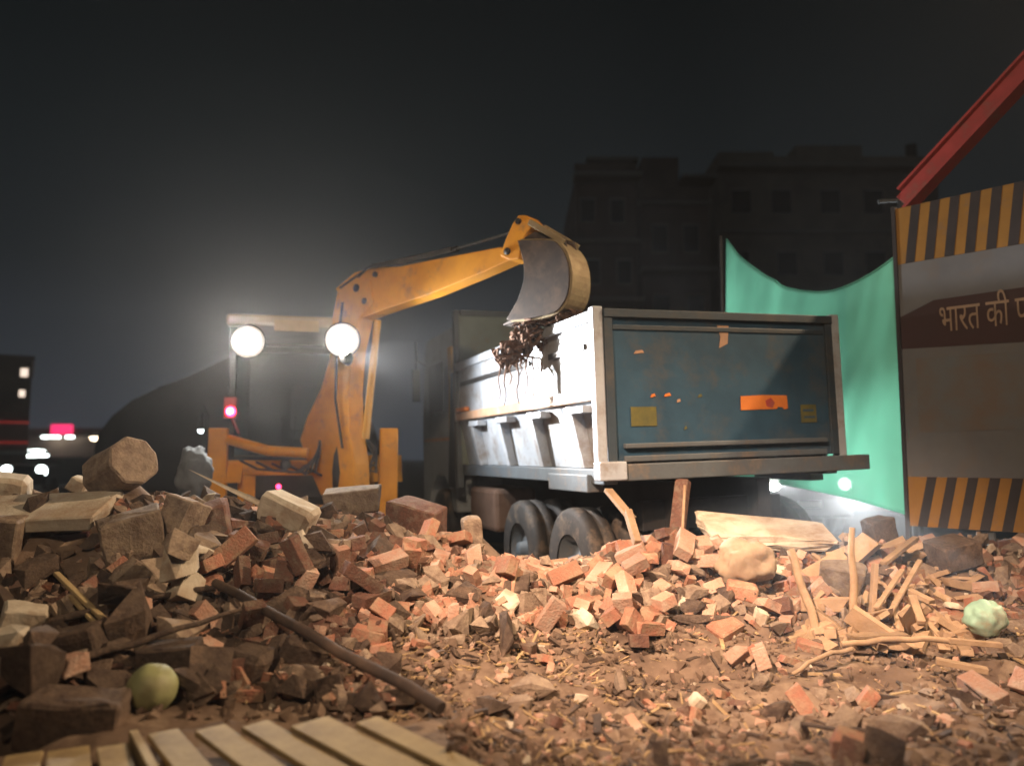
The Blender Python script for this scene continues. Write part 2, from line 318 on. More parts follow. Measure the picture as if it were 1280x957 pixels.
placed = []
def deposit(me, name, x, y, sc, rot, sink=.3, lift=None):
    """rest a piece on the height field and raise the field under it"""
    m3 = Euler(rot).to_matrix(); co = np.array([tuple(m3 @ (v.co*sc)) for v in me.vertices])
    zmin, zmax = co[:,2].min(), co[:,2].max(); r = max(abs(co[:,0]).max(), abs(co[:,1]).max())
    sl = hpatch(x, y, r*.75); base = float(np.percentile(H[sl], 60))
    z = base - zmin - (zmax-zmin)*sink
    if above(*proj(x, y, z+zmax*.9)): return None
    o = bpy.data.objects.new(name, me); COL.objects.link(o); o.location = (x, y, z); o.rotation_euler = rot; o.scale = (sc, sc, sc)
    yy, xx = GYY[sl]-y, GXX[sl]-x; top = z + zmax*.55; msk = (xx**2+yy**2) < (r*.8)**2
    H[sl] = np.where(msk, np.maximum(H[sl], top), H[sl]); return o

LM = [(150,586,'the tilted concrete drum'),(55,641,'the long flat pale slab'),(165,672,'the big studded block'),(362,640,'the long whitish block'),
 (190,860,'the round green husk'),(95,905,'the wide dark masonry block'),(101,745,'the crossed yellow laths'),(376,826,'the dark disc-like stone'),(440,622,'the backhoe boom foot'),
 (520,648,'the big reddish masonry lump'),(590,664,'the upright pale-topped block'),(702,680,'the rear truck tyre'),(640,730,'the middle of the gravelly slope'),(654,808,'the dark wood block'),
 (790,650,'the tan plank pointing left'),(822,740,'the sharp-edged peach brick'),(868,782,'the round purplish stone'),(932,706,'the crumpled beige sack'),(905,790,'the wide orange broken brick'),
 (1005,740,'the leaning pole'),(1066,720,'the tall upright stick'),(1120,760,'the broken wood pile'),(1190,690,'the hollow-looking stone'),(1232,772,'the mint-green ball'),(872,877,'the small whitish pebble'),
 (400,812,'the long brown pole'),(500,760,'the centre of the left slope'),(305,690,'the brown squarish lump'),(55,812,'the long dark sloping slab'),(500,700,'the heap under the truck cab'),(760,720,'the brightest patch of slope'),(1052,722,'the pinkish grey block')]
def wherelabel(px, py):
    d, lx, ly, nm = min(((px-a)**2+((py-b)*1.2)**2, a, b, c) for a, b, c in LM); d = d**.5
    side = ('right of' if px > lx else 'left of') if abs(px-lx) > abs(py-ly) else ('below' if py > ly else 'above')
    return ('right beside ' if d < 16 else ('just ' if d < 38 else ('' if d < 62 else 'well ')) + side + ' ') + nm
KEEP = []
SKY_ = [(-60,602),(90,612),(150,620),(260,606),(300,616),(400,618),(480,636),(560,654),(615,692),(735,694),(790,655),(860,660),(1000,668),(1130,668),(1340,660)]
def above(px, py): return py < np.interp(px, [a for a, b in SKY_], [b for a, b in SKY_])
def blocked(px, py, y, pad=0):
    if py > 876 + max(0, px-400)*.30 and 150 < px < 660: return True
    if py > 922 and px <= 150: return True
    return any(abs(px-a) < rx+pad and abs(py-b) < ry+pad and y < D+.25 for a, b, D, rx, ry in KEEP)
def pose(rot, form):
    t = abs(math.cos(rot[0])*math.cos(rot[1]))
    if abs(math.sin(rot[1])) > .75: return 'standing on end'
    if t > .93: return 'lying flat'
    if t < .5: return 'on its edge'
    return 'tilted'

# -- the singled-out big chunks
def special(name, px, py, D, dims, rot, m, label, cat, jit=.006, n=None, pts=None, bev=.01, rest=True, sink=.25):
    p = P(px, py, D)
    if pts is None:
        a, b, c = (d/2 for d in dims); pts = []
        for sx_ in (-1,1):
            for sy_ in (-1,1):
                for sz_ in (-1,1): pts.append(Vector((sx_*a*random.uniform(.82,1.05), sy_*b*random.uniform(.82,1.05), sz_*c*random.uniform(.85,1.05))))
        for _ in range(5): pts.append(Vector((random.uniform(-1,1)*a*.9, random.uniform(-1,1)*b*.9, random.choice((-1,1))*c*random.uniform(.95,1.12))))
    me = hull_mesh(name, pts, m, bev, jit, random.random()*9)
    o = bpy.data.objects.new(name, me); COL.objects.link(o); o.location = p; o.rotation_euler = [R(a) for a in rot]
    tag(o, label, cat); KEEP.append((px, py, D, dims[0]*F/D*.52, dims[2]*F/D*.5))
    m3 = o.rotation_euler.to_matrix(); zz = [(m3 @ v.co).z for v in me.vertices]; tgt = p.z + min(zz) + (max(zz)-min(zz))*.28
    r = 1.0; sl = hpatch(p.x, p.y + .06, r); dist = np.sqrt((GXX[sl]-p.x)**2 + (GYY[sl]-p.y-.06)**2); H[sl] = np.maximum(H[sl], tgt - np.maximum(dist-.08, 0)*.95); return o
# tilted many-sided drum of concrete
dr = [Vector((math.cos(t*math.pi/4+.2)*.17*random.uniform(.93,1.05), math.sin(t*math.pi/4+.2)*.17*random.uniform(.93,1.05), s*.20)) for t in range(8) for s in (-1,1)]
special('concrete_drum', 150, 586, 5.2, (.4,.34,.34), (12, 72, -24), M['conc'], 'large tilted octagonal concrete drum perched on top of the left heap', 'concrete drum', pts=dr, jit=.007, bev=.012)
o = special('concrete_slab', 55, 641, 4.9, (.80,.44,.09), (20,-3,6), M['plaster'], 'long flat pale slab lying level at the far left on a dark red box', 'slab', jit=.005)
KEEP += [(270+14*q_, 740+7.65*q_, 4.3-.05*q_, 12, 12) for q_ in range(21)] + [(30+16*q_, 802-4*q_, 4.0, 12, 8) for q_ in range(15)]
KEEP += [(72,690,5.0,50,34),(190,860,3.3,30,30),(1232,772,4.95,24,24),(932,706,5.35,38,34),(101,748,4.0,34,34),(1070,740,5,24,30),(1005,750,5,20,45)]
bx = MB().box(-.26,.26,-.17,.17,-.17,.12); bo = bx.build('box', mat('dark_red_box',(.09,.022,.02),(.05,.016,.018),5,.6,bump=.3), None, .01, loc=P(72,688,5.0)); bo.rotation_euler=(R(3),R(-4),R(5)); tag(bo,'dark red box under the long flat pale slab at far left','box')
special('concrete_block', 8, 690, 4.75, (.22,.3,.42), (4,6,10), M['conc'], 'upright tan concrete block under the left end of the flat slab', 'concrete block')
special('concrete_block', 165, 672, 4.75, (.36,.32,.30), (8,-14,28), M['conc'], 'large grey stone-studded concrete block beside the dark red box', 'concrete block', jit=.012)
special('concrete_block', 228, 648, 4.9, (.20,.2,.26), (-14,12,-20), M['conc'], 'squarish grey block with a brick face, right of the big studded block', 'concrete block', jit=.01)
special('plaster_block', 362, 640, 5.4, (.42,.22,.2), (10,22,-14), M['plaster'], 'long rounded whitish plastered block sloping down in front of the backhoe', 'plaster block', bev=.03)
special('concrete_chunk', 12, 612, 5.3, (.26,.22,.2), (12,6,20), M['plaster'], 'rounded tan rock at the far left edge behind the flat slab', 'rock', bev=.03)
special('stone', 98, 606, 5.6, (.13,.1,.11), (10,30,10), M['plaster'], 'small white wedge of plaster left of the tilted concrete drum', 'plaster piece')
special('masonry_block', 95, 905, 3.1, (.36,.24,.22), (4,6,8), M['conc_dark'], 'wide dark rough masonry block at lower left above the short planks', 'masonry block', jit=.014)
special('masonry_block', 215, 838, 3.65, (.26,.2,.24), (2,-5,4), M['conc_dark'], 'dark square masonry block directly behind the round green husk', 'masonry block', jit=.008)
special('masonry_block', 312, 836, 3.75, (.22,.2,.20), (6,8,-14), M['conc_dark'], 'dark green-grey boulder right of the round green husk', 'masonry block', bev=.03)
special('masonry_block', 376, 826, 3.9, (.23,.1,.24), (10,24,12), M['conc_dark'], 'dark disc-like stone with a pale rim above the planks', 'masonry block', bev=.03)
special('masonry_block', 60, 810, 3.6, (.5,.2,.14), (4,-10,12), M['conc_dark'], 'long dark slab sloping upward at left under the bent branch', 'masonry block', jit=.01)
special('concrete_chunk', 28, 782, 3.9, (.2,.2,.2), (4,12,30), M['plaster'], 'pale tan chunk at the left edge below the brown bricks', 'rock')
special('concrete_block', 590, 664, 6.0, (.15,.15,.22), (4,-6,14), M['conc'], 'upright pale-topped block on the crest left of the truck tyres', 'concrete block')
special('concrete_block', 520, 648, 6.2, (.42,.3,.26), (8,14,-18), M['brick_dark'], 'big reddish brown lump of masonry on the crest in front of the truck cab', 'masonry lump', jit=.01)
special('concrete_block', 440, 625, 6.6, (.5,.3,.2), (6,-6,12), M['conc'], 'dusty grey slab piece at the foot of the backhoe boom', 'concrete block')
special('concrete_block', 1052, 722, 5.6, (.30,.24,.20), (16,10,-24), M['conc'], 'pinkish grey tilted block behind the leaning sticks', 'concrete block', jit=.01)
special('concrete_chunk', 955, 664, 6.1, (.95,.5,.10), (15,3,-5), M['plaster'], 'broad flat sheet of tan earth-caked plaster under the truck bumper', 'plaster sheet', jit=.03)
special('concrete_chunk', 872, 877, 3.95, (.07,.08,.08), (10,40,10), M['plaster'], 'small whitish pebble alone on the dark dirt at lower centre-right', 'pebble', bev=.012)
special('brick_lump', 905, 790, 4.95, (.20,.16,.13), (20,-20,30), M['brick'], 'wide orange-red broken brick at the foot of the bright heap', 'brick')
special('brick_lump', 928, 738, 5.2, (.21,.12,.10), (10,8,-10), M['brick'], 'orange-red whole brick right below the crumpled beige sack', 'brick', jit=.003)
special('brick_lump', 950, 772, 5.0, (.09,.08,.10), (4,20,-10), M['plaster'], 'bright white cube-like piece near the foot of the bright heap', 'plaster piece', jit=.003)
special('brick_lump', 862, 760, 5.1, (.17,.07,.08), (0,28,-14), M['plaster'], 'whitish long plastered brick sloping down in the bright heap', 'brick', jit=.003)
special('brick_lump', 822, 740, 5.2, (.17,.10,.11), (24,-22,26), M['brick_pale'], 'bright peach brick with sharp edges in the middle of the bright heap', 'brick', jit=.002, bev=.005)
special('brick_lump', 1012, 810, 4.75, (.16,.1,.08), (6,14,-16), M['brick'], 'salmon-red brick at the foot of the leaning stick', 'brick', jit=.003)
special('stone', 868, 782, 5.0, (.14,.12,.12), (6,4,6), M['conc_dark'], 'round purplish grey stone between bricks of the bright heap', 'stone', bev=.03)
special('brick_lump', 305, 690, 4.9, (.26,.2,.2), (6,22,12), M['brick_dark'], 'brown squarish brick lump in the middle of the left heap', 'brick lump', jit=.01)
special('brick_lump', 268, 655, 5.1, (.2,.2,.28), (6,-12,12), M['brick_dark'], 'dark reddish upright lump left of the whitish plastered block', 'brick lump', jit=.01)
special('stone', 1190, 690, 6.0, (.34,.3,.2), (6,-12,12), M['conc_dark'], 'dark hollow-looking stone just under the striped barricade', 'stone', jit=.01)
special('masonry_block', 1098, 664, 6.6, (.24,.2,.22), (6,-12,12), M['conc_dark'], 'dark round-topped block under the tip of the green net', 'masonry block', jit=.01)

# -- the earth bank itself, raised where the big pieces bear on it
gv = np.stack([GXX.ravel(), GYY.ravel(), H.ravel()], 1)
idx = np.arange(NX*NY).reshape(NY, NX)
gf = np.stack([idx[:-1,:-1].ravel(), idx[:-1,1:].ravel(), idx[1:,1:].ravel(), idx[1:,:-1].ravel()], 1)
me = bpy.data.meshes.new('earth_bank'); me.from_pydata(gv.tolist(), [], gf.tolist()); me.materials.append(M['ground'])
me.polygons.foreach_set('use_smooth', [True]*len(gf)); o = bpy.data.objects.new('earth_bank', me); COL.objects.link(o); struct(o)
# -- 300 bricks and 150 chunks, each its own object
def rand_rot(flatp=.45):
    if random.random() < flatp: return (random.gauss(0,.22), random.gauss(0,.22), random.uniform(0, 6.28))
    return (random.uniform(-1.4,1.4), random.uniform(-1.2,1.2), random.uniform(0,6.28))
def brick_density(px, py):
    if py > 957 or px < -30 or px > 1310: return 0
    if px > 760 and px < 970: return 1.0 if py < 795 else (.06 if py < 840 else .01)
    if px >= 970: return .45 if py < 790 else .01
    if px > 480: return (.6 if py < 735 else .2) if py < 790 else .02
    if px > 330: return .7 if py < 830 else .2
    return .55 if py < 905 else .1
# -- fragments nobody could count: joined stuff meshes
def scatter(name, mname, shapes, count, size, dens, seed, sink=.25, flat=.4, ymax=8.2, stretch=None):
    r = random.Random(seed); V = []; Fc = []; base = 0
    tri = []
    for me in shapes:
        co = np.array([v.co[:] for v in me.vertices]); co /= np.abs(co).max(); tri.append((co, [tuple(p.vertices) for p in me.polygons]))
    c = 0; t = 0
    while c < count and t < count*20:
        t += 1; y = r.uniform(2.3, ymax); x = r.uniform(-.70*y, .70*y); z = hgt(x, y); px, py = proj(x, y, z)
        if r.random() > dens(px, py, x, y) or (size[1] > .03 and blocked(px, py, y)) or (py > 900 and px < 560): continue
        s = r.uniform(*size)*(1 if r.random() > .15 else 1.5); co, fs = tri[r.randrange(len(tri))]
        if stretch: co = co*np.array([1, stretch[0]*r.uniform(.6,1.4), stretch[1]*r.uniform(.6,1.4)])
        e_ = Euler((r.gauss(0,flat) , r.gauss(0,flat), r.uniform(0,6.28))) if r.random() < .7 else Euler((r.uniform(-1.5,1.5), r.uniform(-1.5,1.5)*(.5 if stretch else 1), r.uniform(0,6.28)))
        k_ = co @ np.array(e_.to_matrix()).T * s; zmin = k_[:,2].min(); zmax = k_[:,2].max()
        if above(*proj(x, y, z + (zmax-zmin)*.7)): continue
        V.append(k_ + np.array([x, y, z - zmin - (zmax-zmin)*sink])); Fc += [tuple(i+base for i in f) for f in fs]; base += len(co); c += 1
    me = bpy.data.meshes.new(name); me.from_pydata(np.concatenate(V).tolist(), [], Fc); me.materials.append(M[mname])
    o = bpy.data.objects.new(name, me); COL.objects.link(o); return struct(o, 'stuff')
def low(n, flat, seed):
    random.seed(seed); return hull_mesh('fragment', chunk_pts(1, flat, n), M['conc'], 0, 0)
fr = [low(random.choice((8,10,12)), f, i) for i, f in enumerate((.4,.6,.8,.9,.5,.7))]
bk = [hull_mesh('fragment', brick_pts(2,.95,.62,.5), M['brick']) for _ in range(5)] 
random.seed(11)
def d_all(px, py, x, y):
    if py > 1000: return .1
    if px > 480 and py > 790+max(0,(700-px))*.1: return .025
    return 1
def d_brick(px, py, x, y):
    if 755 < px < 975 and py < 795: return .6
    if px > 480 and py > 785: return .015
    return 1 if 330 < px < 1000 else .5
scatter('brick_fragments', 'brick', bk, 2600, (.022,.07), d_brick, 1)
scatter('brick_fragments', 'brick_pale', bk, 2900, (.02,.07), d_brick, 2)
scatter('brick_fragments', 'brick_dark', bk, 1700, (.025,.085), lambda px,py,x,y: d_brick(px,py,x,y)*(1 if px < 500 or px > 1050 else .25), 3)
scatter('rubble_fragments', 'conc', fr, 2600, (.02,.085), d_all, 4)
scatter('rubble_fragments', 'conc_dark', fr, 2000, (.025,.10), lambda px,py,x,y: 1 if px < 500 and py < 900 else (.12 if py < 780 else .01), 5)
scatter('gravel', 'ground', fr, 9000, (.008,.028), lambda px,py,x,y: (.45 if py > 820 and px > 600 else 1) if px > 430 else .5, 6, flat=1)
scatter('gravel', 'brick_pale', fr, 3000, (.007,.022), lambda px,py,x,y: (.35 if py > 820 else 1) if 430 < px < 900 else .15, 7, flat=1)
scatter('gravel', 'plaster', fr, 220, (.007,.028), lambda px,py,x,y: 1 if px < 1000 else .5, 8, flat=1)
box1 = [hull_mesh('fragment', brick_pts(2,2,2,.3), M['wood']) for _ in range(4)]
def d_litter(px, py, x, y):
    if px > 820 and py > 800: return .15
    if px > 560 and py > 830: return .35
    if px > 380 and py > 770: return 1
    if px > 960 and py > 690: return .8
    return .08
scatter('splinter_litter', 'straw', box1, 3800, (.012,.06), d_litter, 9, stretch=(.10,.06), flat=.12)
scatter('splinter_litter', 'bucket', box1, 2600, (.012,.06), d_litter, 10, stretch=(.16,.08), flat=.12)
def d_wood(px, py, x, y): return 1 if (1000 < px < 1215 and 690 < py < 812) else .0
scatter('wood_fragments', 'wood', box1, 520, (.05,.19), d_wood, 12, stretch=(.22,.12), flat=.3)

random.seed(23)
n = 0; tries = 0
while n < 300 and tries < 20000:
    tries += 1
    y = random.uniform(2.7, 6.9); x = random.uniform(-.68*y, .68*y); px, py = proj(x, y, hgt(x, y)); dn = brick_density(px, py)
    if y > 6.1 and px > 600 and px < 1050: continue
    if random.random() > dn or blocked(px, py, y, 8): continue
    if px < 480: c = random.choices(range(3), (2,2,4))[0]
    elif px < 970: c = random.choices(range(3), (4,5,1))[0]
    else: c = random.choices(range(3), (4,3,2))[0]
    me, look, form, hs, T = brick_meshes[c*11 + random.choices(range(11), [3]*4+[2]*4+[2]*3)[0]]
    sc = random.uniform(.92, 1.08); rot = rand_rot()
    o = deposit(me, 'brick', x, y, sc, rot, random.uniform(.02,.25))
    if o is None: continue
    tag(o, f'{look} {form} brick {pose(rot, form)} {wherelabel(px, py)}', 'brick', 'bricks scattered in the rubble'); n += 1
n = 0; tries = 0
while n < 230 and tries < 20000:
    tries += 1
    y = random.uniform(2.6, 6.9); x = random.uniform(-.68*y, .68*y); px, py = proj(x, y, hgt(x, y))
    if y > 6.1 and px > 600 and px < 1050: continue
    d = 1.0 if px < 430 else (.3 if px < 970 else .45)
    if py > 790 and px > 480: d = .02
    if py > 940 or random.random() > d or blocked(px, py, y, 10): continue
    w = (3,4,1) if px < 430 else (3,1,2)
    c = random.choices(range(3), w)[0]; me, look, hs = chunk_meshes[c*6 + random.randrange(6)]
    sc = random.choice([.5,.7,.9,1.1,1.1,1.5]) if px < 430 else random.choice([.45,.6,.8]); rot = rand_rot(.5)
    o = deposit(me, 'concrete_chunk', x, y, sc, rot, random.uniform(.1,.35))
    if o is None: continue
    size = 'small' if sc < .65 else ('medium' if sc < 1 else 'large')
    tag(o, f'{size} {look} chunk {pose(rot, "")} {wherelabel(px, py)}', 'concrete chunk', 'concrete chunks in the rubble'); n += 1

# -- sticks, planks, poles (each its own thing)
def board(px0, py0, D0, px1, py1, D1, w, h, label, name='stick', cat='stick', m='wood', w2=None, round_=False, bend=0, group=None):
    a = P(px0, py0, D0); b = P(px1, py1, D1); mb = MB()
    if 'pole sloping' in label or 'crooked' in label: a.z += .05; b.z += .03
    if round_:
        k_ = []
        for i in range(9):
            t = i/8; q_ = a.lerp(b, t); q_.z += bend*math.sin(math.pi*t) + .006*math.sin(t*17+px0); q_.x += .006*math.sin(t*11+py0); k_.append(q_)
        mb.tube([q_-a for q_ in k_], w/2, 8, (w2 or w)/2)
    else: mb.beam((0,0,0), b-a, w, h)
    return tag(mb.build(name, M[m], None, 0 if round_ else .004, loc=a), label, cat, group)
board(1068,782,5.05,1064,658,5.10,.055,0,'tall pale upright stick, left of the upright pair below the bumper',round_=True,w2=.035)
board(1089,782,5.15,1094,704,5.2,.05,.03,'shorter pale upright lath right beside the tall upright stick',round_=False)
board(1022,790,4.95,988,688,5.2,.055,0,'pale leaning pole tilted to the left below the truck bumper',round_=True)
board(1104,704,5.7,1145,672,6.0,.05,.03,'tan stick leaning right above the broken wood pile')
board(990,842,4.35,1066,812,4.55,.022,0,'thin pale curved stick lying on the dirt',round_=True,bend=.03,w2=.03)
board(1050,806,4.65,1190,800,4.7,.035,0,'long pale curved branch lying across the broken wood',round_=True,bend=.02)
board(1185,800,4.7,1252,806,4.65,.045,.03,'short pale lath at the right end of the long branch')
board(1062,795,4.75,1130,792,4.8,.09,.02,'wide pale split board lying at the foot of the upright sticks')
board(1120,730,5.4,1165,752,5.2,.07,.03,'bright split board end sloping down at right')
board(1170,825,4.4,1235,838,4.3,.07,.03,'pale flat bone-like piece of wood on the dirt at right')
board(1110,770,5.1,1150,700,5.5,.035,.02,'thin lath leaning steeply in the broken wood pile')
board(1095,760,5.1,1128,712,5.4,.035,.02,'second thin leaning lath just left of the steep one')
board(1140,745,5.2,1152,778,5.0,.05,.03,'short bright whitish wood stub in the broken wood pile')
board(760,612,6.05,790,648,5.75,.07,.03,'short tan plank pointing up left above the bright brick heap')
board(785,640,5.75,797,680,5.5,.05,.07,'pale upright wood block at the crest of the bright brick heap')
board(856,606,6.3,853,668,6.2,.02,.02,'thin pole standing beside the brown post under the tailgate')
board(1000,905,3.5,1190,925,3.3,.02,0,'thin dark twig lying flat on the dirt at lower right',round_=True,m='bucket')
board(70,716,4.3,132,776,3.95,.03,.02,'bright yellow-tan lath, upper of the crossed pair at left',m='plank')
board(88,745,4.15,118,778,3.95,.02,.02,'short narrow lath, lower of the crossed pair at left',m='plank')
board(30,802,3.9,268,742,4.3,.045,0,'crooked dark branch rising to the right across the left heap',round_=True,m='conc_dark',bend=.03,w2=.03,name='branch',cat='branch')
board(270,740,4.3,552,893,3.25,.05,0,'long brown pole sloping down to the right into the dirt',round_=True,m='bucket',name='long_pole',cat='pole',w2=.055)
board(80,845,3.45,300,770,3.9,.04,0,'thinner dark branch lying parallel below the crooked branch',round_=True,m='conc_dark',name='branch',cat='branch',w2=.02)
board(0,925,3.0,135,870,3.2,.025,0,'thin dark twig lying over the wide dark masonry block',round_=True,m='conc_dark',name='twig',cat='twig')
board(640,808,4.5,668,812,4.45,.10,.06,'dark brown wood block lying on the dirt below centre',name='wood_block',cat='wood block',m='brick_dark')
o = MB().beam((0,0,0), P(858,602,6.55)-P(850,662,6.4)+Vector((0,0,.05)), .11, .09).build('post', M['brick_dark'], None, .008, loc=P(846,668,6.4)); tag(o, 'thick brown wooden post standing under the tailgate', 'post')
# loose planks in the foreground
pl = [((30,952),(14,1004),46),((85,946),(85,1004),52),((140,942),(155,1004),40),
      ((166,928),(200,993),12),((203,924),(270,1006),42),((262,919),(378,1006),44),((318,914),(470,1006),42),((386,911),(565,1006),62),((458,909),(655,1006),40)]
names_ = ['leftmost short foreground plank at the bottom left corner','second short foreground plank from the left corner','third short foreground plank from the left corner',
 'narrow pale plank standing on edge beside the foreground boards','first of the wide boards right of the narrow edge plank','second wide foreground board right of the narrow edge plank',
 'middle wide foreground board, third right of the narrow edge plank','widest foreground board, fourth right of the narrow edge plank','rightmost long foreground board running off the bottom edge']
for i, ((a0,a1),(b0,b1),wpx) in enumerate(pl):
    a = P(a0, a1, 2.95 if i > 2 else 2.85); b = P(b0, b1, 2.45); w = wpx/F*2.9*.84; a.z += .02; b.z += .02
    b = a + (b-a)*1.15
    mb = MB().beam((0,0,0), b-a, w, .022 if i != 3 else .05)
    o = mb.build('plank', M['plank'], None, .003, loc=a); tag(o, names_[i], 'plank')
# dark boards lying under the planks
o = MB().beam((0,0,0), P(560,985,2.3)-P(120,905,2.9), .62, .02).build('board', M['bucket'], None, .003, loc=P(180,940,2.95)+Vector((0,0,-.085))); tag(o,'dark board lying crosswise under the foreground planks','board')
# round husk, mint ball, sacks
def blob(name, c, r, m, lab, cat, sq=(1,1,1), jit=.02, fr_=2.2, seed=0):
    bm = bmesh.new(); bmesh.ops.create_icosphere(bm, subdivisions=4, radius=1)
    for v in bm.verts:
        n_v = noise.noise(v.co*fr_ + Vector((seed,0,0))) - (.45*max(0,1-6*abs(noise.noise(v.co*1.7+Vector((seed,3,1))))) if 'sack' in name else 0); v.co = Vector((v.co.x*sq[0], v.co.y*sq[1], v.co.z*sq[2]))*r*(1+n_v*jit)
    me = bpy.data.meshes.new(name); bm.to_mesh(me); bm.free(); me.polygons.foreach_set('use_smooth', [True]*len(me.polygons)); me.materials.append(m)
    o = bpy.data.objects.new(name, me); COL.objects.link(o); o.location = c; return tag(o, lab, cat)
blob('round_husk', P(190,860,3.3), .098, M['coco'], 'round pale green husk like a ball in the dark rubble above the planks', 'ball', jit=.05)
blob('plastic_ball', P(1232,772,4.95), .112, M['mint'], 'round mint-green plastic ball half covered in dirt at right', 'ball', (1.08,.95,.95), .22)
bagm = blob('sack', P(932,702,5.35), .16, M['bag'], 'crumpled beige sack lying on top of the bright brick heap', 'sack', (1.3,.8,1.0), .30, 1.6, 9)
blob('sack', P(243,592,8.0), .2, M['sack'], 'blue-grey sack slumped left of the backhoe stabilizer', 'sack', (.9,.8,1.3), .4, 1.6, 8)

# ------------------------------------------------------------------ dump truck
T = empty('dump_truck', (.765, 6.43, 0), 'big grey-blue dump truck with a dark blue tailgate being loaded by the backhoe', 'dump truck', R(20))
W2, LB, ZB, ZT = 2.44, 4.1, 1.40, 2.71
m = MB(); m.box(.12, W2-.12, .05, LB-.05, ZB, ZB+.06); m.build('bed_floor', M['tbeam'], T)
for sgn, x0 in ((1, 0), (-1, W2)):
    X = lambda d: x0 + sgn*d
    s_ = MB()
    s_.prism([(X(.0),.06,2.0),(X(.0),.06,2.62),(X(.05),.06,2.62),(X(.05),.06,2.03),(X(.17),.06,ZB),(X(.12),.06,ZB)], (0,0,0)) if False else None
    prof = [(X(.01),2.0),(X(.01),2.62),(X(.05),2.62),(X(.05),2.02),(X(.17),ZB),(X(.12),ZB)]
    cy = (LB)/2; s_.prism([(px_, cy, z_) for px_, z_ in prof], (0, cy-.04, 0))
    side = s_.build('side_panel', M['tside'], T, .004)
    r_ = MB().box(min(X(-.035),X(.06)), max(X(-.035),X(.06)), .03, LB, 2.615, ZT); r_.build('top_rail', M['tside'], T, .012)
    r_ = MB().box(min(X(-.045),X(.012)), max(X(-.045),X(.012)), .03, LB, 1.96, 2.06); r_.build('middle_rail', M['trail'], T, .01)
    r_ = MB().box(min(X(-.012),X(.008)), max(X(-.012),X(.008)), .22, 1.0, 2.40, 2.455); r_.box(min(X(-.012),X(.008)), max(X(-.012),X(.008)), 1.5, LB-.15, 2.40, 2.455); r_.build('rail_shadow_strip', M['darkm'], T, .004)  # dark strips stand in for the grimy shadow line under the top rail
    for yy in (.42, 1.35, 2.3, 3.3):
        rb = MB(); rb.prism([(X(-.09), yy, 1.93),(X(.03), yy, 1.93),(X(.16), yy, ZB+.0),(X(.03), yy, ZB)], (0,.05,0))
        rb.box(min(X(-.09),X(.02)), max(X(-.09),X(.02)), yy-.30, yy+.06, 1.865, 1.925)
        rb.build('rib', M['tside'], T, .006)
    r_ = MB().box(min(X(.03),X(.16)), max(X(.03),X(.16)), .02, LB-.1, ZB-.13, ZB-.002); r_.box(min(X(-.01),X(.14)), max(X(-.01),X(.14)), .25, 1.1, ZB-.20, ZB-.05); r_.build('sill_beam', M['tbeam'], T, .01)
    cp = MB().box(min(X(-.04),X(.05)), max(X(-.04),X(.05)), -.04, .05, ZB-.05, ZT+.02); cp.build('corner_post', M['tside'], T, .01)
T.rotation_euler = (0, -R(1.9), R(20))
# load just inside
ld = []
for _ in range(60): ld.append(Vector((random.uniform(.2,2.2), random.uniform(.2,3.8), random.uniform(1.4, 2.25))))
# tailgate
tg = MB().box(.09, W2-.09, -.02, .02, ZB+.05, ZT-.06); tg.build('tailgate', M['trear'], T)
r_ = MB().box(.055, W2-.055, -.06, .0, ZT-.07, ZT-.0); r_.box(.055, .13, -.05, -.022, ZB+.05, ZT-.072); r_.box(W2-.13, W2-.055, -.05, -.022, ZB+.05, ZT-.072); r_.box(.14, W2-.14, -.032, -.022, ZT-.17, ZT-.13); r_.build('tailgate_frame', M['tframe'], T, .012)
r_ = MB().box(.195, W2-.195, -.07, -.022, ZB+.16, ZB+.20); r_.box(.195, W2-.195, -.055, -.022, ZB+.05, ZB+.10); r_.build('tailgate_ledge', M['tbeam'], T, .008)
r_ = MB().box(.02, W2+.22, -.12, -.022, ZB-.10, ZB+.035); r_.build('rear_crossbeam', M['tbeam'], T, .01)
r_ = MB().box(-.08, .16, -.15, -.02, ZB-.09, ZB+.06); r_.build('hinge_block', M['tside'], T, .012)
# stickers and marks on the tailgate (sizes from the photograph)
def patch(x0, x1, z0, z1, mm, nm, yy=-.022):
    MB().box(x0, x1, yy-.004, yy-.0005, z0, z1).build(nm, M[mm], T)
MB().prism([(1.36,-.0245,1.86),(1.74,-.0245,1.865),(1.755,-.0245,1.885),(1.80,-.0245,1.88),(1.82,-.0245,1.86),(1.86,-.0245,1.87),(1.855,-.0245,1.985),(1.60,-.0245,1.99),(1.365,-.0245,1.98)], (0,.0015,0)).build('reflective_sticker', M['orange'], T)
MB().prism([(1.63,-.0275,1.89),(1.69,-.0275,1.875),(1.72,-.0275,1.92),(1.68,-.0275,1.965),(1.62,-.0275,1.94)], (0,.001,0)).build('red_blotch', M['redm'], T)
patch(.28,.52,1.74,1.90,'stick','yellow_plate'); patch(2.0,2.17,1.74,1.90,'stick','yellow_plate')
for x_, z_, w_ in ((2.02,1.85,.12),(2.03,1.79,.12)): MB().box(x_,x_+w_,-.0285,-.0267,z_-.012,z_+.008).build('dark_line', M['trear'], T)
for x_, z_, w_, mm_ in ((.47,1.975,.05,'orange'),(.60,1.98,.07,'orange'),(.72,1.93,.04,'trail'),(.93,1.97,.045,'stick'),(.78,1.70,.03,'stick'),(.33,2.34,.10,'trail')):
    MB().prism([(x_,-.024,z_),(x_+w_,-.024,z_+.012),(x_+w_*.8,-.024,z_+.034),(x_+w_*.2,-.024,z_+.026)], (0,.0012,0)).build('paint_mark', M[mm_], T)
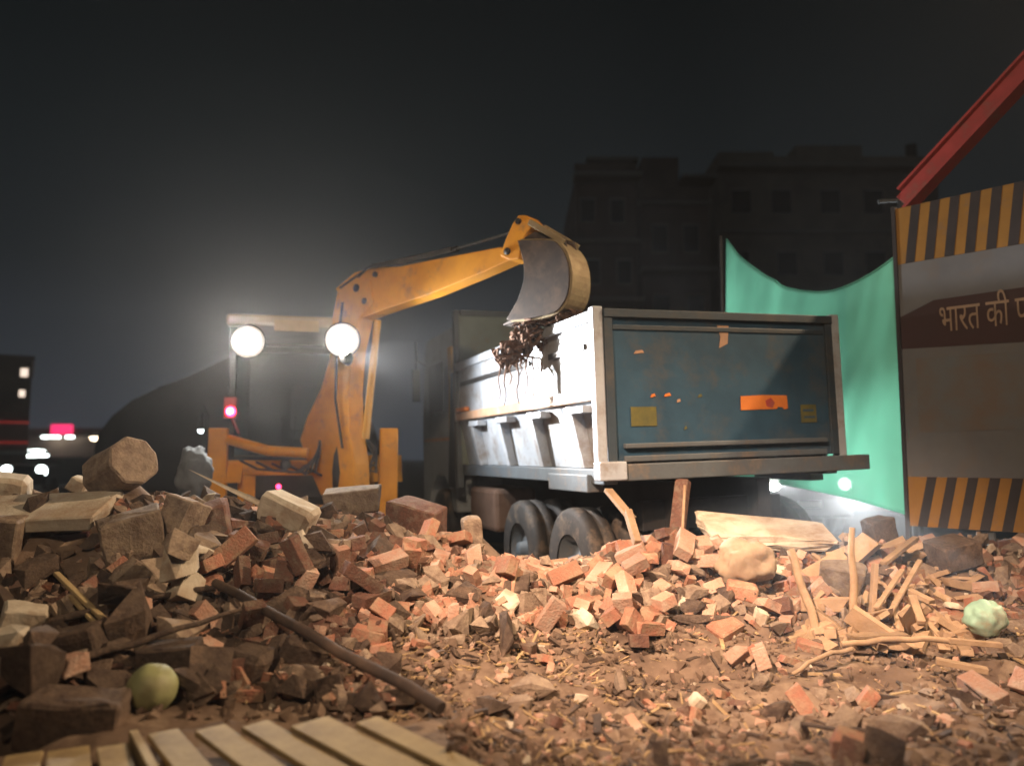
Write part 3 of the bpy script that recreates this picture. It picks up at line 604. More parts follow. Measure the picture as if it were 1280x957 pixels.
MB().add([(1.17,-.0235,2.40),(1.26,-.0235,2.44),(1.28,-.0235,2.6),(1.16,-.0235,2.6),(1.19,-.0235,2.5)], [(0,1,2,3,4)]).build('rust_streak', M['trail'], T)
# headboard, canopy guard over the cab
hb = MB().box(.03, W2-.03, LB-.035, LB+.02, ZB, 3.36); hb.build('headboard', mat('headboard_green',(.19,.23,.20),(.15,.18,.165),3,.6,dirt=(.2,.17,.12),dscale=3,damt=.4), T)
r_ = MB()
for x_ in (-.03, W2-.05): r_.box(x_, x_+.08, LB-.02, LB+.08, 1.1, 3.42)
r_.box(.05, W2-.05, LB-.05, LB+.06, 3.34, 3.42); r_.build('headboard_frame', M['tbeam'], T, .01)
r_ = MB().prism([(-.02,LB+.02,1.1),(-.02,LB+.02,2.6),(-.02,LB+.14,2.6),(-.02,LB+.4,1.1)], (.03,0,0)); r_.build('front_gusset', M['darkm'], T)
r_ = MB().box(-.06,.0, LB-.5, LB-.1, 2.07, 2.12); r_.build('side_marker', M['orange'], T, .004)
# chassis
r_ = MB().box(.72,.86,.1,6.4,.86,ZB-.14); r_.box(W2-.86,W2-.72,.1,6.4,.86,ZB-.14); r_.box(.5,W2-.5,.25,.35,.85,1.1); r_.build('chassis', M['darkm'], T, .006)
r_ = MB().box(.25,W2-.25,.02,.1,.62,.74); r_.build('underrun_bar', M['tbeam'], T, .01)
r_ = MB().box(.08,.6,2.95,3.95,.62,1.12); r_.build('fuel_tank', mat('muddy_tank',(.13,.075,.05),(.09,.055,.04),4,.8,dirt=(.16,.1,.07)), T, .05)
def wheel(parent, x, y, z, r, w, side):
    tprof = [(r*.55,-w/2),(r*.9,-w/2),(r*.975,-w*.42),(r,-w*.3),(r,-w*.06),(r*.975,-w*.05),(r*.975,w*.05),(r,w*.06),(r,w*.3),(r*.975,w*.42),(r*.9,w/2),(r*.55,w/2)]
    t = MB().lathe(tprof, (x,y,z), (1,0,0), 40); to = t.build('wheel', M['black'], parent)
    rm = MB().lathe([(r*.56,-w*.44*side),(r*.5,-w*.40*side),(r*.44,-w*.1*side),(r*.2,-w*.12*side),(r*.16,-w*.5*side),(.001,-w*.5*side)], (x,y,z), (1,0,0), 24)
    rm.build('rim', M['tbeam'], to); return to
for ax_ in (.78, 2.08):
    for x_, sd in ((.17,1),(.50,1),(W2-.17,-1),(W2-.50,-1)): wheel(T, x_, ax_, .52, .52, .27, sd)
    MB().lathe([(.07,.3),(.07,W2-.3)], (0,ax_,.52), (1,0,0), 10).build('axle', M['darkm'], T)
for x_, sd in ((.2,1),(W2-.2,-1)): wheel(T, x_, 5.35, .52, .52, .27, sd)
# cab
cb = MB(); pr = [(4.5,.75),(4.5,3.15),(4.62,3.27),(5.95,3.27),(6.12,3.1),(6.35,2.1),(6.38,.75),(5.98,.75),(5.9,1.0),(5.6,1.22),(5.1,1.22),(4.8,1.0),(4.72,.75)]
cb.prism([(W2/2, y_, z_) for y_, z_ in pr], (W2/2-.07,0,0)); cab = cb.build('cab', M['cabp'], T, .02)
MB().box(.052,.066,5.05,5.85,2.15,2.85).build('side_window', M['wdark'], cab); MB().box(.055,.066,4.75,6.2,1.72,1.77).build('side_stripe', M['trail'], cab)
MB().box(.03,.066,4.5,4.68,1.25,3.0).build('yellow_panel', M['cabyel'], cab, .006)
MB().box(.1,W2-.1,6.30,6.42,.75,1.2).build('front_bumper', M['tbeam'], cab, .02)
MB().box(.3,W2-.3,6.24,6.30,2.1,2.95).build('windscreen', M['wdark'], cab)
mr_ = MB().tube([(.08,6.1,2.9),(-.03,6.2,3.0),(-.05,6.2,3.25)], .015, 6); mr_.box(-.12,.0,6.17,6.21,2.35,2.85); mr_.tube([(-.05,6.2,2.85),(-.05,6.2,3.3)], .015, 6); mr_.build('wing_mirror', M['tbeam'], cab)
MB().tube([(.3,4.38,1.0),(.3,4.38,3.3)], .05, 10).build('exhaust', M['tbeam'], T)

# ------------------------------------------------------------------ backhoe
B = empty('backhoe_loader', (P(380,570,9.6).x, 9.6, 0), 'yellow backhoe loader with two glaring white work lamps lifting rubble over the truck', 'backhoe loader', R(12))
Bi = (Matrix.Translation(B.location) @ Matrix.Rotation(R(12), 4, 'Z')).inverted()
def BL(p): return Bi @ Vector(p)
def bp(px, py, D): return BL(P(px, py, D))
# stabilizers
for s_, px_ in ((-1, 274), (1, 486)):
    top = bp(px_, 535, 9.25); x_ = top.x
    l_ = MB().box(x_-.105, x_+.105, top.y-.09, top.y+.09, .55, top.z); l_.box(x_-.07, x_+.07, top.y-.06, top.y+.06, .16, .548); st = l_.build('stabilizer', M['yellow'], B, .012)
    MB().box(x_-.26, x_+.26, top.y-.2, top.y+.2, .02, .157).build('foot_pad', M['yellow'], st, .02)
    MB().box(x_-.075, x_+.075, top.y-.105, top.y-.093, 1.0, top.z-.1).build('leg_plate', M['yellow'], st, .003)
zt = 1.5
fr_ = MB()
fr_.tube([bp(285,549,9.2), bp(310,556,9.15), bp(335,563,9.1), bp(385,566,9.1)], .06, 8); fr_.build('frame_beam', M['yellow'], B)
fr_ = MB(); a_ = bp(270,585,9.3); b_ = bp(492,585,9.3)
fr_.box(a_.x, b_.x, a_.y-.02, a_.y+.1, 1.28, 1.46); fr_.box(a_.x, b_.x, a_.y-.02, a_.y+.1, .72, .92); fr_.box(a_.x+.25, a_.x+.45, a_.y-.01, a_.y+.08, .92, 1.28); fr_.box(b_.x-.3, b_.x-.2, a_.y-.01, a_.y+.08, .92, 1.28); fr_.build('rear_frame', M['yellow'], B, .012)
fr_ = MB().box(a_.x+.2, b_.x-.2, a_.y+.12, a_.y+.5, .5, 1.4); fr_.build('chassis', M['darkm'], B, .03)
hs_ = MB()
for k_ in range(5):
    o0 = bp(300+k_*20, 575+k_*2, 9.12); hs_.tube([o0, o0+Vector((.2,-.05,-.1)), bp(370+k_*6, 590, 9.05), bp(400, 570-k_*5, 9.1)], .016, 6)
for k_ in range(4): hs_.tube([bp(452+k_*6, 545+k_*6, 9.1), bp(470, 560+k_*10, 9.0), bp(462-k_*3, 585, 9.0), bp(456, 612, 9.05)], .018, 6)
hs_.build('hydraulic_hose', M['black'], B)
MB().lathe([(.06,-.02),(.06,.03),(.03,.04),(.001,.04)], bp(357,580,9.08), (0,-1,0), 16).build('valve', M['darkm'], B)
# cab
cx0, cx1 = bp(292,420,9.6).x, bp(446,420,9.6).x
zc0, zc1 = 1.50, 3.05; yc0, yc1 = -.1, 1.35
pil = MB()
for x_ in (cx0+.04, cx1-.04):
    for y_ in (yc0+.04, yc1-.04): pil.box(x_-.045, x_+.045, y_-.045, y_+.045, zc0, zc1-.0)
pil.box(cx0, cx1, yc0-.01, yc0+.08, zc0-.08, zc0); pil.box(cx0, cx1, yc0+.0, yc0+.07, 2.75, 2.82); pil.box(cx0, cx1, yc1-.08, yc1, zc0-.08, zc0); [pil.box(x_-.04, x_+.04, yc0, yc1, zc0-.07, zc0-.01) for x_ in (cx0+.04, cx1-.04)]
cabf = pil.build('cab', M['darkm'], B, .01)
MB().box(cx0-.04, cx1+.04, yc0-.12, yc1+.08, zc1, zc1+.14).build('roof', M['cabw'], cabf, .04)
MB().box(cx0, cx1, yc0, yc1, zc0-.5, zc0-.082).build('cab_floor', M['darkm'], cabf, .02)
MB().box(cx0+.085, cx1-.085, yc0+.02, yc0+.026, zc0+.0, 2.745).build('rear_window', M['glass'], cabf)
for x_ in (cx0+.035, cx1-.04): MB().box(x_, x_+.005, yc0+.085, yc1-.085, zc0, zc1).build('side_window', M['glass'], cabf)
MB().box(cx0+.085, cx1-.085, yc1-.05, yc1-.045, zc0, zc1).build('windscreen', M['glass'], cabf)
st_ = MB().box(-.22,.22,.45,.9,1.72,1.84); st_.box(-.2,.2,.40,.5,1.84,2.4); st_.build('seat', M['black'], cabf, .04)
sw = MB().tube([(.18*math.cos(t*.39), 1.02+.08*math.sin(t*.39), 2.1+.16*math.sin(t*.39)) for t in range(17)], .012, 6, cap=False); sw.tube([(0,1.02,2.1),(0,1.2,1.6)], .025, 6); sw.build('steering_wheel', M['black'], cabf)
lv = MB()
for x_ in (-.3,-.15,.15,.3): lv.tube([(x_,.12,1.52),(x_+.02,.14,1.95)], .012, 6); lv.lathe([(.001,-.03),(.03,0),(.001,.03)], (x_+.02,.14,1.97), (0,0,1), 8)
lv.build('control_lever', M['black'], cabf)
sp = MB(); a_ = bp(345,403,9.5); b_ = bp(399,417,9.5); sp.box(a_.x, b_.x, yc0-.16, yc0-.125, b_.z, a_.z); sp.build('sign_plate', mat('plate_cream',(.62,.45,.22),(.52,.36,.17),5,.5,bump=0), B, .006)
# working lamps
for px_, py_, dd_ in ((310,427,9.0),(428,425,8.72)):
    c_ = bp(px_, py_, dd_)
    hs_ = MB().lathe([(.001,.14),(.1,.13),(.19,.05),(.2,-.02),(.186,-.02)], c_, (0,1,0), 28); hs_.tube([c_+Vector((0,.1,0)), c_+Vector((0,.3,.1)), c_+Vector((0,.42 if px_ < 400 else .2,.12))], .02, 6); hl = hs_.build('work_lamp', M['darkm'], B)
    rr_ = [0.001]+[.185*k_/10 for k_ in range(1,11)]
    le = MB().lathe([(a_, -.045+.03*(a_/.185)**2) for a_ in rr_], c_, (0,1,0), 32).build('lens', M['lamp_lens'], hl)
    at_ = le.data.attributes.new('glow_fall', 'FLOAT', 'POINT'); at_.data.foreach_set('value', [1-rr_[k_]/.185 for k_ in range(11) for _ in range(32)])
for px_, py_ in ((340,436),):
    c_ = bp(px_, py_, 9.45); MB().lathe([(.001,-.02),(.014,-.01),(.014,.02)], c_, (0,1,0), 12).build('small_lamp', M['lampwarm'], B)
c_ = BL((-1.75,8.5,2.55)); 
hs_ = MB().lathe([(.001,.14),(.05,.12),(.07,.05),(.075,.03)], c_, (-.75,.6,.2), 16); hs_.tube([c_+Vector((-.05,.05,0)), bp(440,452,9.15)], .02, 6); hs_.build('side_lamp', M['darkm'], B)
# tail lamp on a bracket at left
c_ = bp(288,514,9.2); tl = MB().box(c_.x-.08,c_.x+.06,c_.y+.02,c_.y+.06,c_.z-.08,c_.z+.17); tl.tube([c_+Vector((0,.05,-.05)), c_+Vector((.1,.2,-.3))], .02, 6); tlo = tl.build('tail_lamp', M['redm'], B, .01)
MB().lathe([(.001,-.03),(.05,-.012),(.062,.015)], c_, (0,1,0), 20).build('lens', M['lampr'], tlo); MB().lathe([(.001,-.042),(.036,-.034)], c_, (0,1,0), 20).build('bulb', M['lamprc'], tlo)
c_ = bp(348,608,9.0); MB().lathe([(.001,-.03),(.02,-.01),(.03,.015)], c_, (0,1,0), 12).build('glowing_reflector', M['lampr'], B)  # red shine is emitted by the disc itself
# engine hood, wheels, front loader
MB().box(-.45,.45,yc1+.02,3.0,1.15,1.95).build('bonnet', M['yellow'], B, .06)
for x_, sd in ((-.93,1),(.93,-1)):
    wheel(B, x_, .55, .72, .72, .42, sd); wheel(B, x_*.95, 2.75, .45, .45, .28, sd)
    MB().prism([(x_, -.25, 1.2),(x_, -.05,1.52),(x_,1.15,1.52),(x_,1.35,1.2),(x_,1.3,1.2),(x_,1.1,1.46),(x_,0,1.46),(x_,-.2,1.2)], (.24,0,0)).build('fender', M['yellow'], B)
ldr = MB()
for x_ in (-.6,.6): ldr.beam((x_,1.5,1.5),(x_,3.2,1.0),.12,.2); ldr.beam((x_,3.2,1.0),(x_,3.6,.5),.12,.2)
ldr.build('loader_arm', M['yellow'], B, .02)
lb = MB(); lbp = [(0,3.6,.75),(0,3.62,.2),(0,3.75,.05),(0,4.4,.03),(0,4.4,.06),(0,3.78,.10),(0,3.67,.22),(0,3.65,.75)]; lb.prism(lbp, (1.1,0,0)); 
for x_ in (-1.1,1.1): lb.prism([(x_,3.62,.75),(x_,3.64,.15),(x_,4.4,.05),(x_,3.9,.6)], (.02,0,0))
lb.build('loader_bucket', M['yellow'], B)
# arm plane
A3 = Vector((-2.0, 9.15, 2)); Bv = Vector((.37, 7.3, 2)); dirv = (Bv-A3).normalized(); nrm = Vector((-dirv.y, dirv.x, 0)); 
if nrm.y > 0: nrm = -nrm
def ap(px, py, o=0): return BL(onplane(px, py, A3, nrm) + nrm*o)
nl = (Bi.to_3x3() @ nrm)
boom = [(410,618),(396,585),(384,550),(393,522),(410,487),(421,450),(424,400),(430,368),(449,348),(472,352),(476,380),(458,400),(449,440),(445,490),(447,540),(453,580),(453,618)]
bo = MB().prism([ap(*q_) for q_ in boom], nl*.11).build('boom', M['yellow'], B, .015)
kp = MB().lathe([(.14,-.5),(.16,.0),(.14,.35)], ap(432,590,0)+Vector((0,.05,0)), (0,0,1), 16); kp.build('king_post', M['darkm'], B)
dip = [(427,362),(451,342),(478,335),(508,335),(546,327),(632,311),(650,316),(648,326),(605,345),(546,369),(478,392),(463,398),(440,392)]
dp = MB().prism([ap(*q_, 0) for q_ in dip], nl*.095).build('dipper', M['yellow'], B, .012)
lab_ = MB()
for q_, r_ in (((478,345),.03),((455,362),.045),((643,317),.035),((465,378),.035)): lab_.lathe([(r_,-.125),(r_,.125),(.001,.125)], ap(*q_), nl, 14); lab_.lathe([(r_,.125),(r_,-.125),(.001,-.125)], ap(*q_), nl, 14)
lab_.build('pivot_pin', M['darkm'], B)
MB().tube([ap(472,400), ap(457,548)], .042, 10).build('boom_ram', mat('ram_yellow',(.72,.4,.1),(.6,.33,.08),5,.4,bump=0), B)
MB().tube([ap(482,330), ap(572,311)], .032, 10).build('dipper_ram', M['darkm'], B); r_ = MB().tube([ap(570,311), ap(642,290)], .016, 8); r_.build('ram_rod', M['tbeam'], B)
hs_ = MB()
for k_ in range(3): hs_.tube([ap(436+k_*6,362,.13-.04*k_), ap(470,338-k_*3,.13-.04*k_), ap(520,330-k_*2,.12), ap(572,316-k_*2,.1)], .012, 6)
hs_.tube([ap(440,560,.14), ap(432,500,.15), ap(434,440,.15), ap(440,380,.14)], .016, 6); hs_.build('boom_hose', M['black'], B)
lk = [(633,322),(640,302),(649,282),(656,272),(665,272),(676,284),(668,292),(662,302),(656,326),(645,328)]
MB().prism([ap(*q_) for q_ in lk], nl*.105).build('bucket_lever', M['yellow'], B, .012)
l2 = MB(); 
for o_ in (-.12,.12): l2.beam(ap(671,281,o_), ap(714,306,o_), .03, .06, w2=.03, h2=.05)
l2.build('bucket_link', M['cream'], B, .006)
MB().tube([ap(657,280,-.13), ap(657,280,.13)], .03, 12).build('pivot_pin', M['darkm'], B)
# bucket
HB = .15
outer = [(662,303),(700,303),(712,308),(722,322),(727,345),(725,370),(716,388),(700,398),(672,403),(650,405)]
inner = [(664,308),(698,307),(708,312),(717,325),(722,346),(720,369),(712,385),(698,393),(672,398),(652,400)]
def smoothpoly(pp, k=3):
    out = []
    for i in range(len(pp)-1):
        p0, p1, p2, p3 = pp[max(i-1,0)], pp[i], pp[i+1], pp[min(i+2,len(pp)-1)]
        for j in range(k):
            t = j/k; out.append(tuple(.5*((2*p1[c])+(-p0[c]+p2[c])*t+(2*p0[c]-5*p1[c]+4*p2[c]-p3[c])*t*t+(-p0[c]+3*p1[c]-3*p2[c]+p3[c])*t**3) for c in (0,1)))
    return out + [pp[-1]]
outer = smoothpoly(outer); inner = smoothpoly(inner)
bk_ = MB()
n9 = len(outer)
for i in range(n9-1):
    qs = [outer[i], outer[i+1], inner[i+1], inner[i]]; bk_.prism([ap(*q_) for q_ in qs], nl*HB)
shell = bk_.build('bucket', M['cream'], B)
sidep = [(660,305),(700,305),(711,311),(720,325),(724,346),(722,370),(713,387),(698,396),(650,403),(650,396),(660,378),(668,352),(667,330)]
for o_ in (-HB-.008, HB+.008): MB().prism([ap(*q_, o_) for q_ in smoothpoly(sidep)], nl*.010).build('side_plate', M['bucket'], shell, .004)
tt = MB()
for k_ in range(5):
    o_ = -HB+.03+k_*(2*HB-.06)/4; tt.beam(ap(654,403,o_), ap(640,408,o_), .06, .035, w2=.03, h2=.012)
tt.build('tooth', M['bucket'], shell)
for o_ in (-.08,.08): MB().prism([ap(656,318,o_), ap(662,300,o_), ap(676,292,o_), ap(712,300,o_), ap(715,312,o_), ap(664,312,o_)], nl*.012).build('ear', M['bucket'], shell)
Bw = Bi.inverted()
def soilclump(pxs, name, lab, rr, cnt, off=0):
    mb = MB()
    for _ in range(cnt):
        t = random.random(); i = min(int(t*(len(pxs)-1)), len(pxs)-2); f_ = t*(len(pxs)-1)-i
        px_ = pxs[i][0]*(1-f_)+pxs[i+1][0]*f_+random.gauss(0,3); py_ = pxs[i][1]*(1-f_)+pxs[i+1][1]*f_+random.gauss(0,3)
        c_ = onplane(px_, py_, A3, nrm) + nrm*(off+random.uniform(-HB,HB)*.8); s = rr*random.uniform(.4,1)
        bm = bmesh.new(); 
        for p_ in chunk_pts(s, .8, 9): bm.verts.new(p_ + c_)
        bmesh.ops.convex_hull(bm, input=bm.verts[:]); bm.verts.index_update()
        mb.add([v.co[:] for v in bm.verts], [tuple(v.index for v in f.verts) for f in bm.faces]); bm.free()
    c0 = Vector(mb.v[0]); mb.v = [tuple(Vector(v)-c0) for v in mb.v]
    o = mb.build(name, M['soil'], None, 0, loc=c0); return tag(o, lab, 'soil')
soilclump([(655,400),(680,402),(705,400),(722,396)], 'soil_load', 'crumbly earth caked along the mouth of the raised digger bucket', .05, 170)
# root clump with hanging strands
mb = MB()
c0 = onplane(652,432,A3,nrm)+nrm*.05
for _ in range(230):
    t = random.random(); px_ = 672-40*t+random.gauss(0,6); py_ = 410+38*t+random.gauss(0,6); a = onplane(px_,py_,A3,nrm)+nrm*random.uniform(-.06,.14)-c0
    s_ = random.uniform(.012,.035)
    mb.tube([a, a+Vector((random.gauss(0,.03),random.gauss(0,.03),random.gauss(-.02,.03))), a+Vector((random.gauss(0,.04),random.gauss(0,.04),random.gauss(-.05,.03)))], s_, 5, s_*.4)
for px_, y0_, y1_ in ((634,450,500),(641,452,508),(648,452,482),(657,450,505),(661,450,470),(668,446,500),(676,448,498),(682,455,475)):
    k_ = []
    for j in range(7):
        t = j/6; k_.append(onplane(px_+math.sin(j*1.7+px_)*1.6, y0_*(1-t)+y1_*t, A3, nrm)+nrm*.12-c0)
    mb.tube(k_, .011, 5, .005)
mb.tube([onplane(px_,py_,A3,nrm)+nrm*.1-c0 for px_,py_ in ((640,440),(660,446),(684,449),(685,466))], .018, 6, .01)
o = mb.build('root_clump', M['soil'], None, 0, loc=c0); tag(o, 'tangle of brown roots and wires dangling from the raised bucket over the truck side', 'roots')

# ------------------------------------------------------------------ green net, posts
def net(corner_tl, corner_tr, corner_br, corner_bl, sag, rise, name, label, nu=60, nv=50, seed=0, midb=0):
    V = []; Fq = []
    for j in range(nv+1):
        v = j/nv
        for i in range(nu+1):
            u = i/nu
            t_ = corner_tl.lerp(corner_tr, u); b_ = corner_bl.lerp(corner_br, u)
            t_ = t_ - Vector((0,0,sag*4*u*(1-u))) ; b_ = b_ + Vector((0,0,rise*4*u*(1-u)))
            p = t_.lerp(b_, v); nn = noise.noise(Vector((u*5, v*2.2, seed)))*.10 + noise.noise(Vector((u*16+v*5, v*4, seed+4)))*.035
            p.y += nn + .10*math.sin(math.pi*v)*math.sin(u*math.pi); p.x += nn*.2; V.append(p)
    for j in range(nv):
        for i in range(nu): a = j*(nu+1)+i; Fq.append((a, a+1, a+nu+2, a+nu+1))
    c0 = V[0].copy(); mb = MB().add([v-c0 for v in V], Fq, True); o = mb.build(name, M['net'], None, 0, loc=c0)
    s = o.modifiers.new('thick', 'SOLIDIFY'); s.thickness = .002
    hm = MB().tube([V[i]-c0 for i in range(nu+1)], .012, 6); hm.build('hem', M['net'], o)
    return tag(o, label, 'net')
net(P(908,299,10.1), P(1117,322,7.40), P(1141,646,7.32), P(905,599,10.0), .50, .07, 'green_net', 'bright green construction net sagging between a pole and the barricade behind the truck')
net(P(1250,600,8.2), P(1400,600,7.8), P(1400,680,7.8), P(1250,657,8.2), 0, 0, 'green_net', 'low strip of green net showing under the right end of the barricade', 12, 8, 3)
o = MB().tube([(0,0,0),(0,0,P(908,299,10.1).z+.05)], .03, 8).build('net_pole', M['darkm'], None, 0, loc=(P(906,400,10.13).x-.02, 10.14, 0)); tag(o, 'thin dark pole behind the truck holding the left end of the green net', 'pole')

# ------------------------------------------------------------------ barricade
bl = Vector((P(1128,450,7.3).x, 7.3, 0)); bd = Vector((.686,-.727,0)).normalized(); ang = math.atan2(bd.y, bd.x)
K = empty('barricade', (bl.x, bl.y, 0), 'tall grey sheet barricade with yellow and black striped bands and Hindi lettering', 'barricade', ang)
PZ0, PZ1, PW = .87, 3.84, 2.2
hb1 = 3.30; hb0 = 1.32
MB().box(0, PW, 0, .03, hb0, hb1).build('sheet', M['panel'], K)
def hazard(z0, z1, slant, nm):
    MB().box(0, PW, .0, .03, z0, z1).build(nm, M['hyellow'], K)
    per = .168; s = MB(); x = -.1
    while x < PW:
        pts_ = [(x, z0), (x+.08, z0), (x+.08+slant, z1), (x+slant, z1)]
        pts_ = [(min(max(a_, .002), PW-.002), b_) for a_, b_ in pts_]
        if pts_[1][0]-pts_[0][0] > .01: s.prism([(a_, -.0025, b_) for a_, b_ in pts_], (0,.002,0))
        x += per
    s.build('black_stripe', M['hblack'], K)
hazard(hb1+.002, PZ1, .075, 'upper_band'); hazard(PZ0, hb0-.002, .10, 'lower_band')
MB().prism([(.002,-.0025,2.50),(PW-.002,-.0025,2.42),(PW-.002,-.0025,2.94),(.30,-.0025,2.92),(.002,-.0025,2.80)], (0,.002,0)).build('maroon_band', M['maroon'], K)
MB().prism([(.12,-.0025,2.40),(PW-.01,-.0025,2.36),(PW-.01,-.0025,1.75),(.12,-.0025,1.72)], (0,.0018,0)).build('picture', M['picblue'], K)
MB().box(-.035,-.001,-.02,.05,.6,PZ1+.02).build('edge_post', M['hblack'], K)
fr2 = MB(); fr2.box(-.0,PW,.032,.07,PZ0,PZ0+.05); fr2.box(0,PW,.032,.07,PZ1-.05,PZ1)
for x_ in (.62,1.6): fr2.box(x_,x_+.05,.032,.08,0,PZ1-.1)
fr2.build('frame', M['tbeam'], K)
for px_, y0_, y1_ in ((1212,668,722),(1223,664,742)):
    a = P(px_, y0_, 6.75); l_ = MB().tube([(0,0,0),(0,0,-(a.z-P(px_,y1_,6.75).z)-.25)], .018, 8); o = l_.build('leg', M['wood'], None, 0, loc=a)
    o.parent = K; o.matrix_parent_inverse = (Matrix.Translation((bl.x,bl.y,0)) @ Matrix.Rotation(ang,4,'Z')).inverted()
# lettering
fc = bpy.data.curves.new('lettering', 'FONT'); fc.body = '\u092d\u093e\u0930\u0924 \u0915\u0940 \u092a\u094d\u0930'; fc.size = .33; fc.extrude = .004; fc.space_character = 1.0
to = bpy.data.objects.new('lettering', fc); COL.objects.link(to); bpy.context.view_layer.update()
me = bpy.data.meshes.new_from_object(to.evaluated_get(bpy.context.evaluated_depsgraph_get())); bpy.data.objects.remove(to)
lo = bpy.data.objects.new('lettering', me); COL.objects.link(lo); me.materials.clear(); me.materials.append(M['letter']); lo.parent = K
lo.location = (.335, -.010, 2.62); lo.rotation_euler = (R(90), 0, 0); lo.scale = (.52, 1.06, 1)
# red steel boom leaning over the barricade
a = P(1128,252,7.9); b = P(1300,66,6.9); mb = MB().beam((0,0,0), b-a, .10, .13); o = mb.build('red_boom', M['redm'], None, .01, loc=a)
dd = (b-a).normalized(); fl = MB().beam(dd*.02+Vector((-.03,0,.10)), (b-a)+Vector((-.03,0,.08)), .15, .025); fl.beam(dd*.02+Vector((.03,0,-.10)), (b-a)+Vector((.03,0,-.10)), .20, .03); fl.build('flange', M['redm'], o); tag(o, 'slanting red steel beam rising to the right above the barricade', 'steel beam')
pb = MB().tube([(0,0,0),(.0,0,-a.z)], .05, 8).build('strut', M['darkm'], o)
pb2 = MB().tube([(-.25,0,.0),(.15,0,.03)], .02, 8).build('cross_bar', M['tbeam'], o)

# ------------------------------------------------------------------ background buildings
def building(name, px0, px1, ytop, D, floors, mname, label, depth=9, wins=3, balc=True, seed=0, setback=None):
    r = random.Random(seed); a = P(px0, 570, D); b = P(px1, 570, D); H_ = P(px0, ytop, D).z; w = b.x-a.x
    E = empty(name, (a.x, D, 0), label, 'building', 0)
    MB().box(0, w, 0, depth, 0, H_).build('wall', M[mname], E)
    fh = H_/floors
    for k_ in range(1, floors+1):
        MB().box(-.15, w+.15, -.25-(.9 if balc and k_ % 2 else 0), -.003, k_*fh-.32, k_*fh-.1).build('floor_slab', M['slab'], E)
        for j in range(wins):
            cx = w*(j+.5)/wins + r.uniform(-.2,.2); ww = w/wins*.42
            f_ = MB().box(cx-ww/2-.08, cx+ww/2+.08, -.05, -.004, k_*fh-fh*.78, k_*fh-fh*.34); fo = f_.build('window', M['slab'], E)
            MB().box(cx-ww/2, cx+ww/2, -.06, -.052, k_*fh-fh*.74, k_*fh-fh*.38).build('pane', M['wdark'], fo)
    MB().box(-.05, w+.05, -.05, .15, H_, H_+.7).build('parapet', M[mname], E)
    return E, w, H_
E, w, h_ = building('apartment_building', 722, 800, 222, 38, 5, 'bldg2', 'narrow dark apartment block with balconies behind the truck, leftmost of three', wins=2, seed=1)
MB().box(.8, 3.0, .5, 3, h_+.002, h_+1.0).build('stair_tower', M['bldg2'], E); MB().box(.6,3.2,.3,3.2,h_+1.0,h_+1.2).build('tower_roof', M['slab'], E)
E, w, h_ = building('apartment_building', 806, 893, 250, 42, 4, 'bldg2', 'low brown house with jutting roof slabs, middle of three behind the truck', wins=2, seed=2)
MB().box(.2, 2.2, .5, 3, h_+.002, h_+2.6).build('stair_tower', M['bldg2'], E); MB().box(2.3,4.2,-.2,2.5,h_+1.2,h_+1.4).build('awning', M['slab'], E)
E, w, h_ = building('apartment_building', 905, 1190, 210, 46, 5, 'bldg', 'wide dim olive apartment block above the green net, rightmost of three', wins=5, seed=3)
MB().box(0.3, 3.6, .5, 4, h_+.002, h_+1.2).build('stair_tower', M['bldg'], E); MB().box(5,9,.5,4,h_+.002,h_+1.6).build('penthouse', M['bldg'], E); MB().tube([(12,.5,h_),(12,.5,h_+1.6)],.35,10).build('water_tank', M['wdark'], E)
# left shop building with red strips and lit windows
b = P(34,570,42); w = 11.0; E = empty('shop_building', (b.x,42,0), 'dark building at the far left edge with red light strips and two lit windows', 'building', R(31.6))
hh = P(0,452,42).z; MB().box(-w,0,0,10,0,hh).build('wall', M['bldg2'], E)
for y_ in (528,553): z_ = P(0,y_,42).z; MB().box(-w,.02,-.10,-.004,z_-.035,z_+.035).build('light_strip', M['redstrip'], E)
for (x_, y_, s_) in ((-.35,466,.17),(-.40,492,.14)):
    z_ = P(0,y_,42).z; fo = MB().box(x_-s_-.06, x_+s_+.06, -.03, -.004, z_-s_*1.3-.06, z_+s_*1.3+.06).build('window', M['slab'], E); MB().box(x_-s_, x_+s_, -.04, -.032, z_-s_*1.3, z_+s_*1.3).build('pane', M['winlit'], fo)
MB().box(-w,.15,-.6,-.12,P(0,556,42).z-.5,P(0,556,42).z-.3).build('awning', M['slab'], E)
MB().box(-w-.1,.1,-.1,10.1,hh+.002,hh+.3).build('parapet', M['bldg2'], E)
# brown tarpaulin shed (big dark curved shape)
tp = [(118,560),(124,540),(140,520),(165,500),(200,484),(235,470),(275,452),(330,425),(380,425),(420,470),(440,560)]
base = [P(x_,y_,17) for x_,y_ in tp]; c0 = Vector((base[0].x, 17, 0)); V = []; nn_ = len(base)
tb = MB()
for j in range(9):
    for i, p_ in enumerate(base): V.append(Vector((p_.x-c0.x, j*.8, max(p_.z,.0)*(1-.02*j*j*.4)+ .05*noise.noise(Vector((i*.9,j*.8,0))))))
Fq = [(j*nn_+i, j*nn_+i+1, (j+1)*nn_+i+1, (j+1)*nn_+i) for j in range(8) for i in range(nn_-1)]
tb.add(V, Fq, True); tb.add([Vector((p_.x-c0.x,0,p_.z)) for p_ in base]+[Vector((base[-1].x-c0.x,0,0)),Vector((0,0,0))], [tuple(range(nn_+2))])
o = tb.build('tarpaulin_shed', M['tarp'], None, 0, loc=c0); tag(o, 'large dark brown tarpaulin-covered mound rising behind the backhoe at left', 'shed')

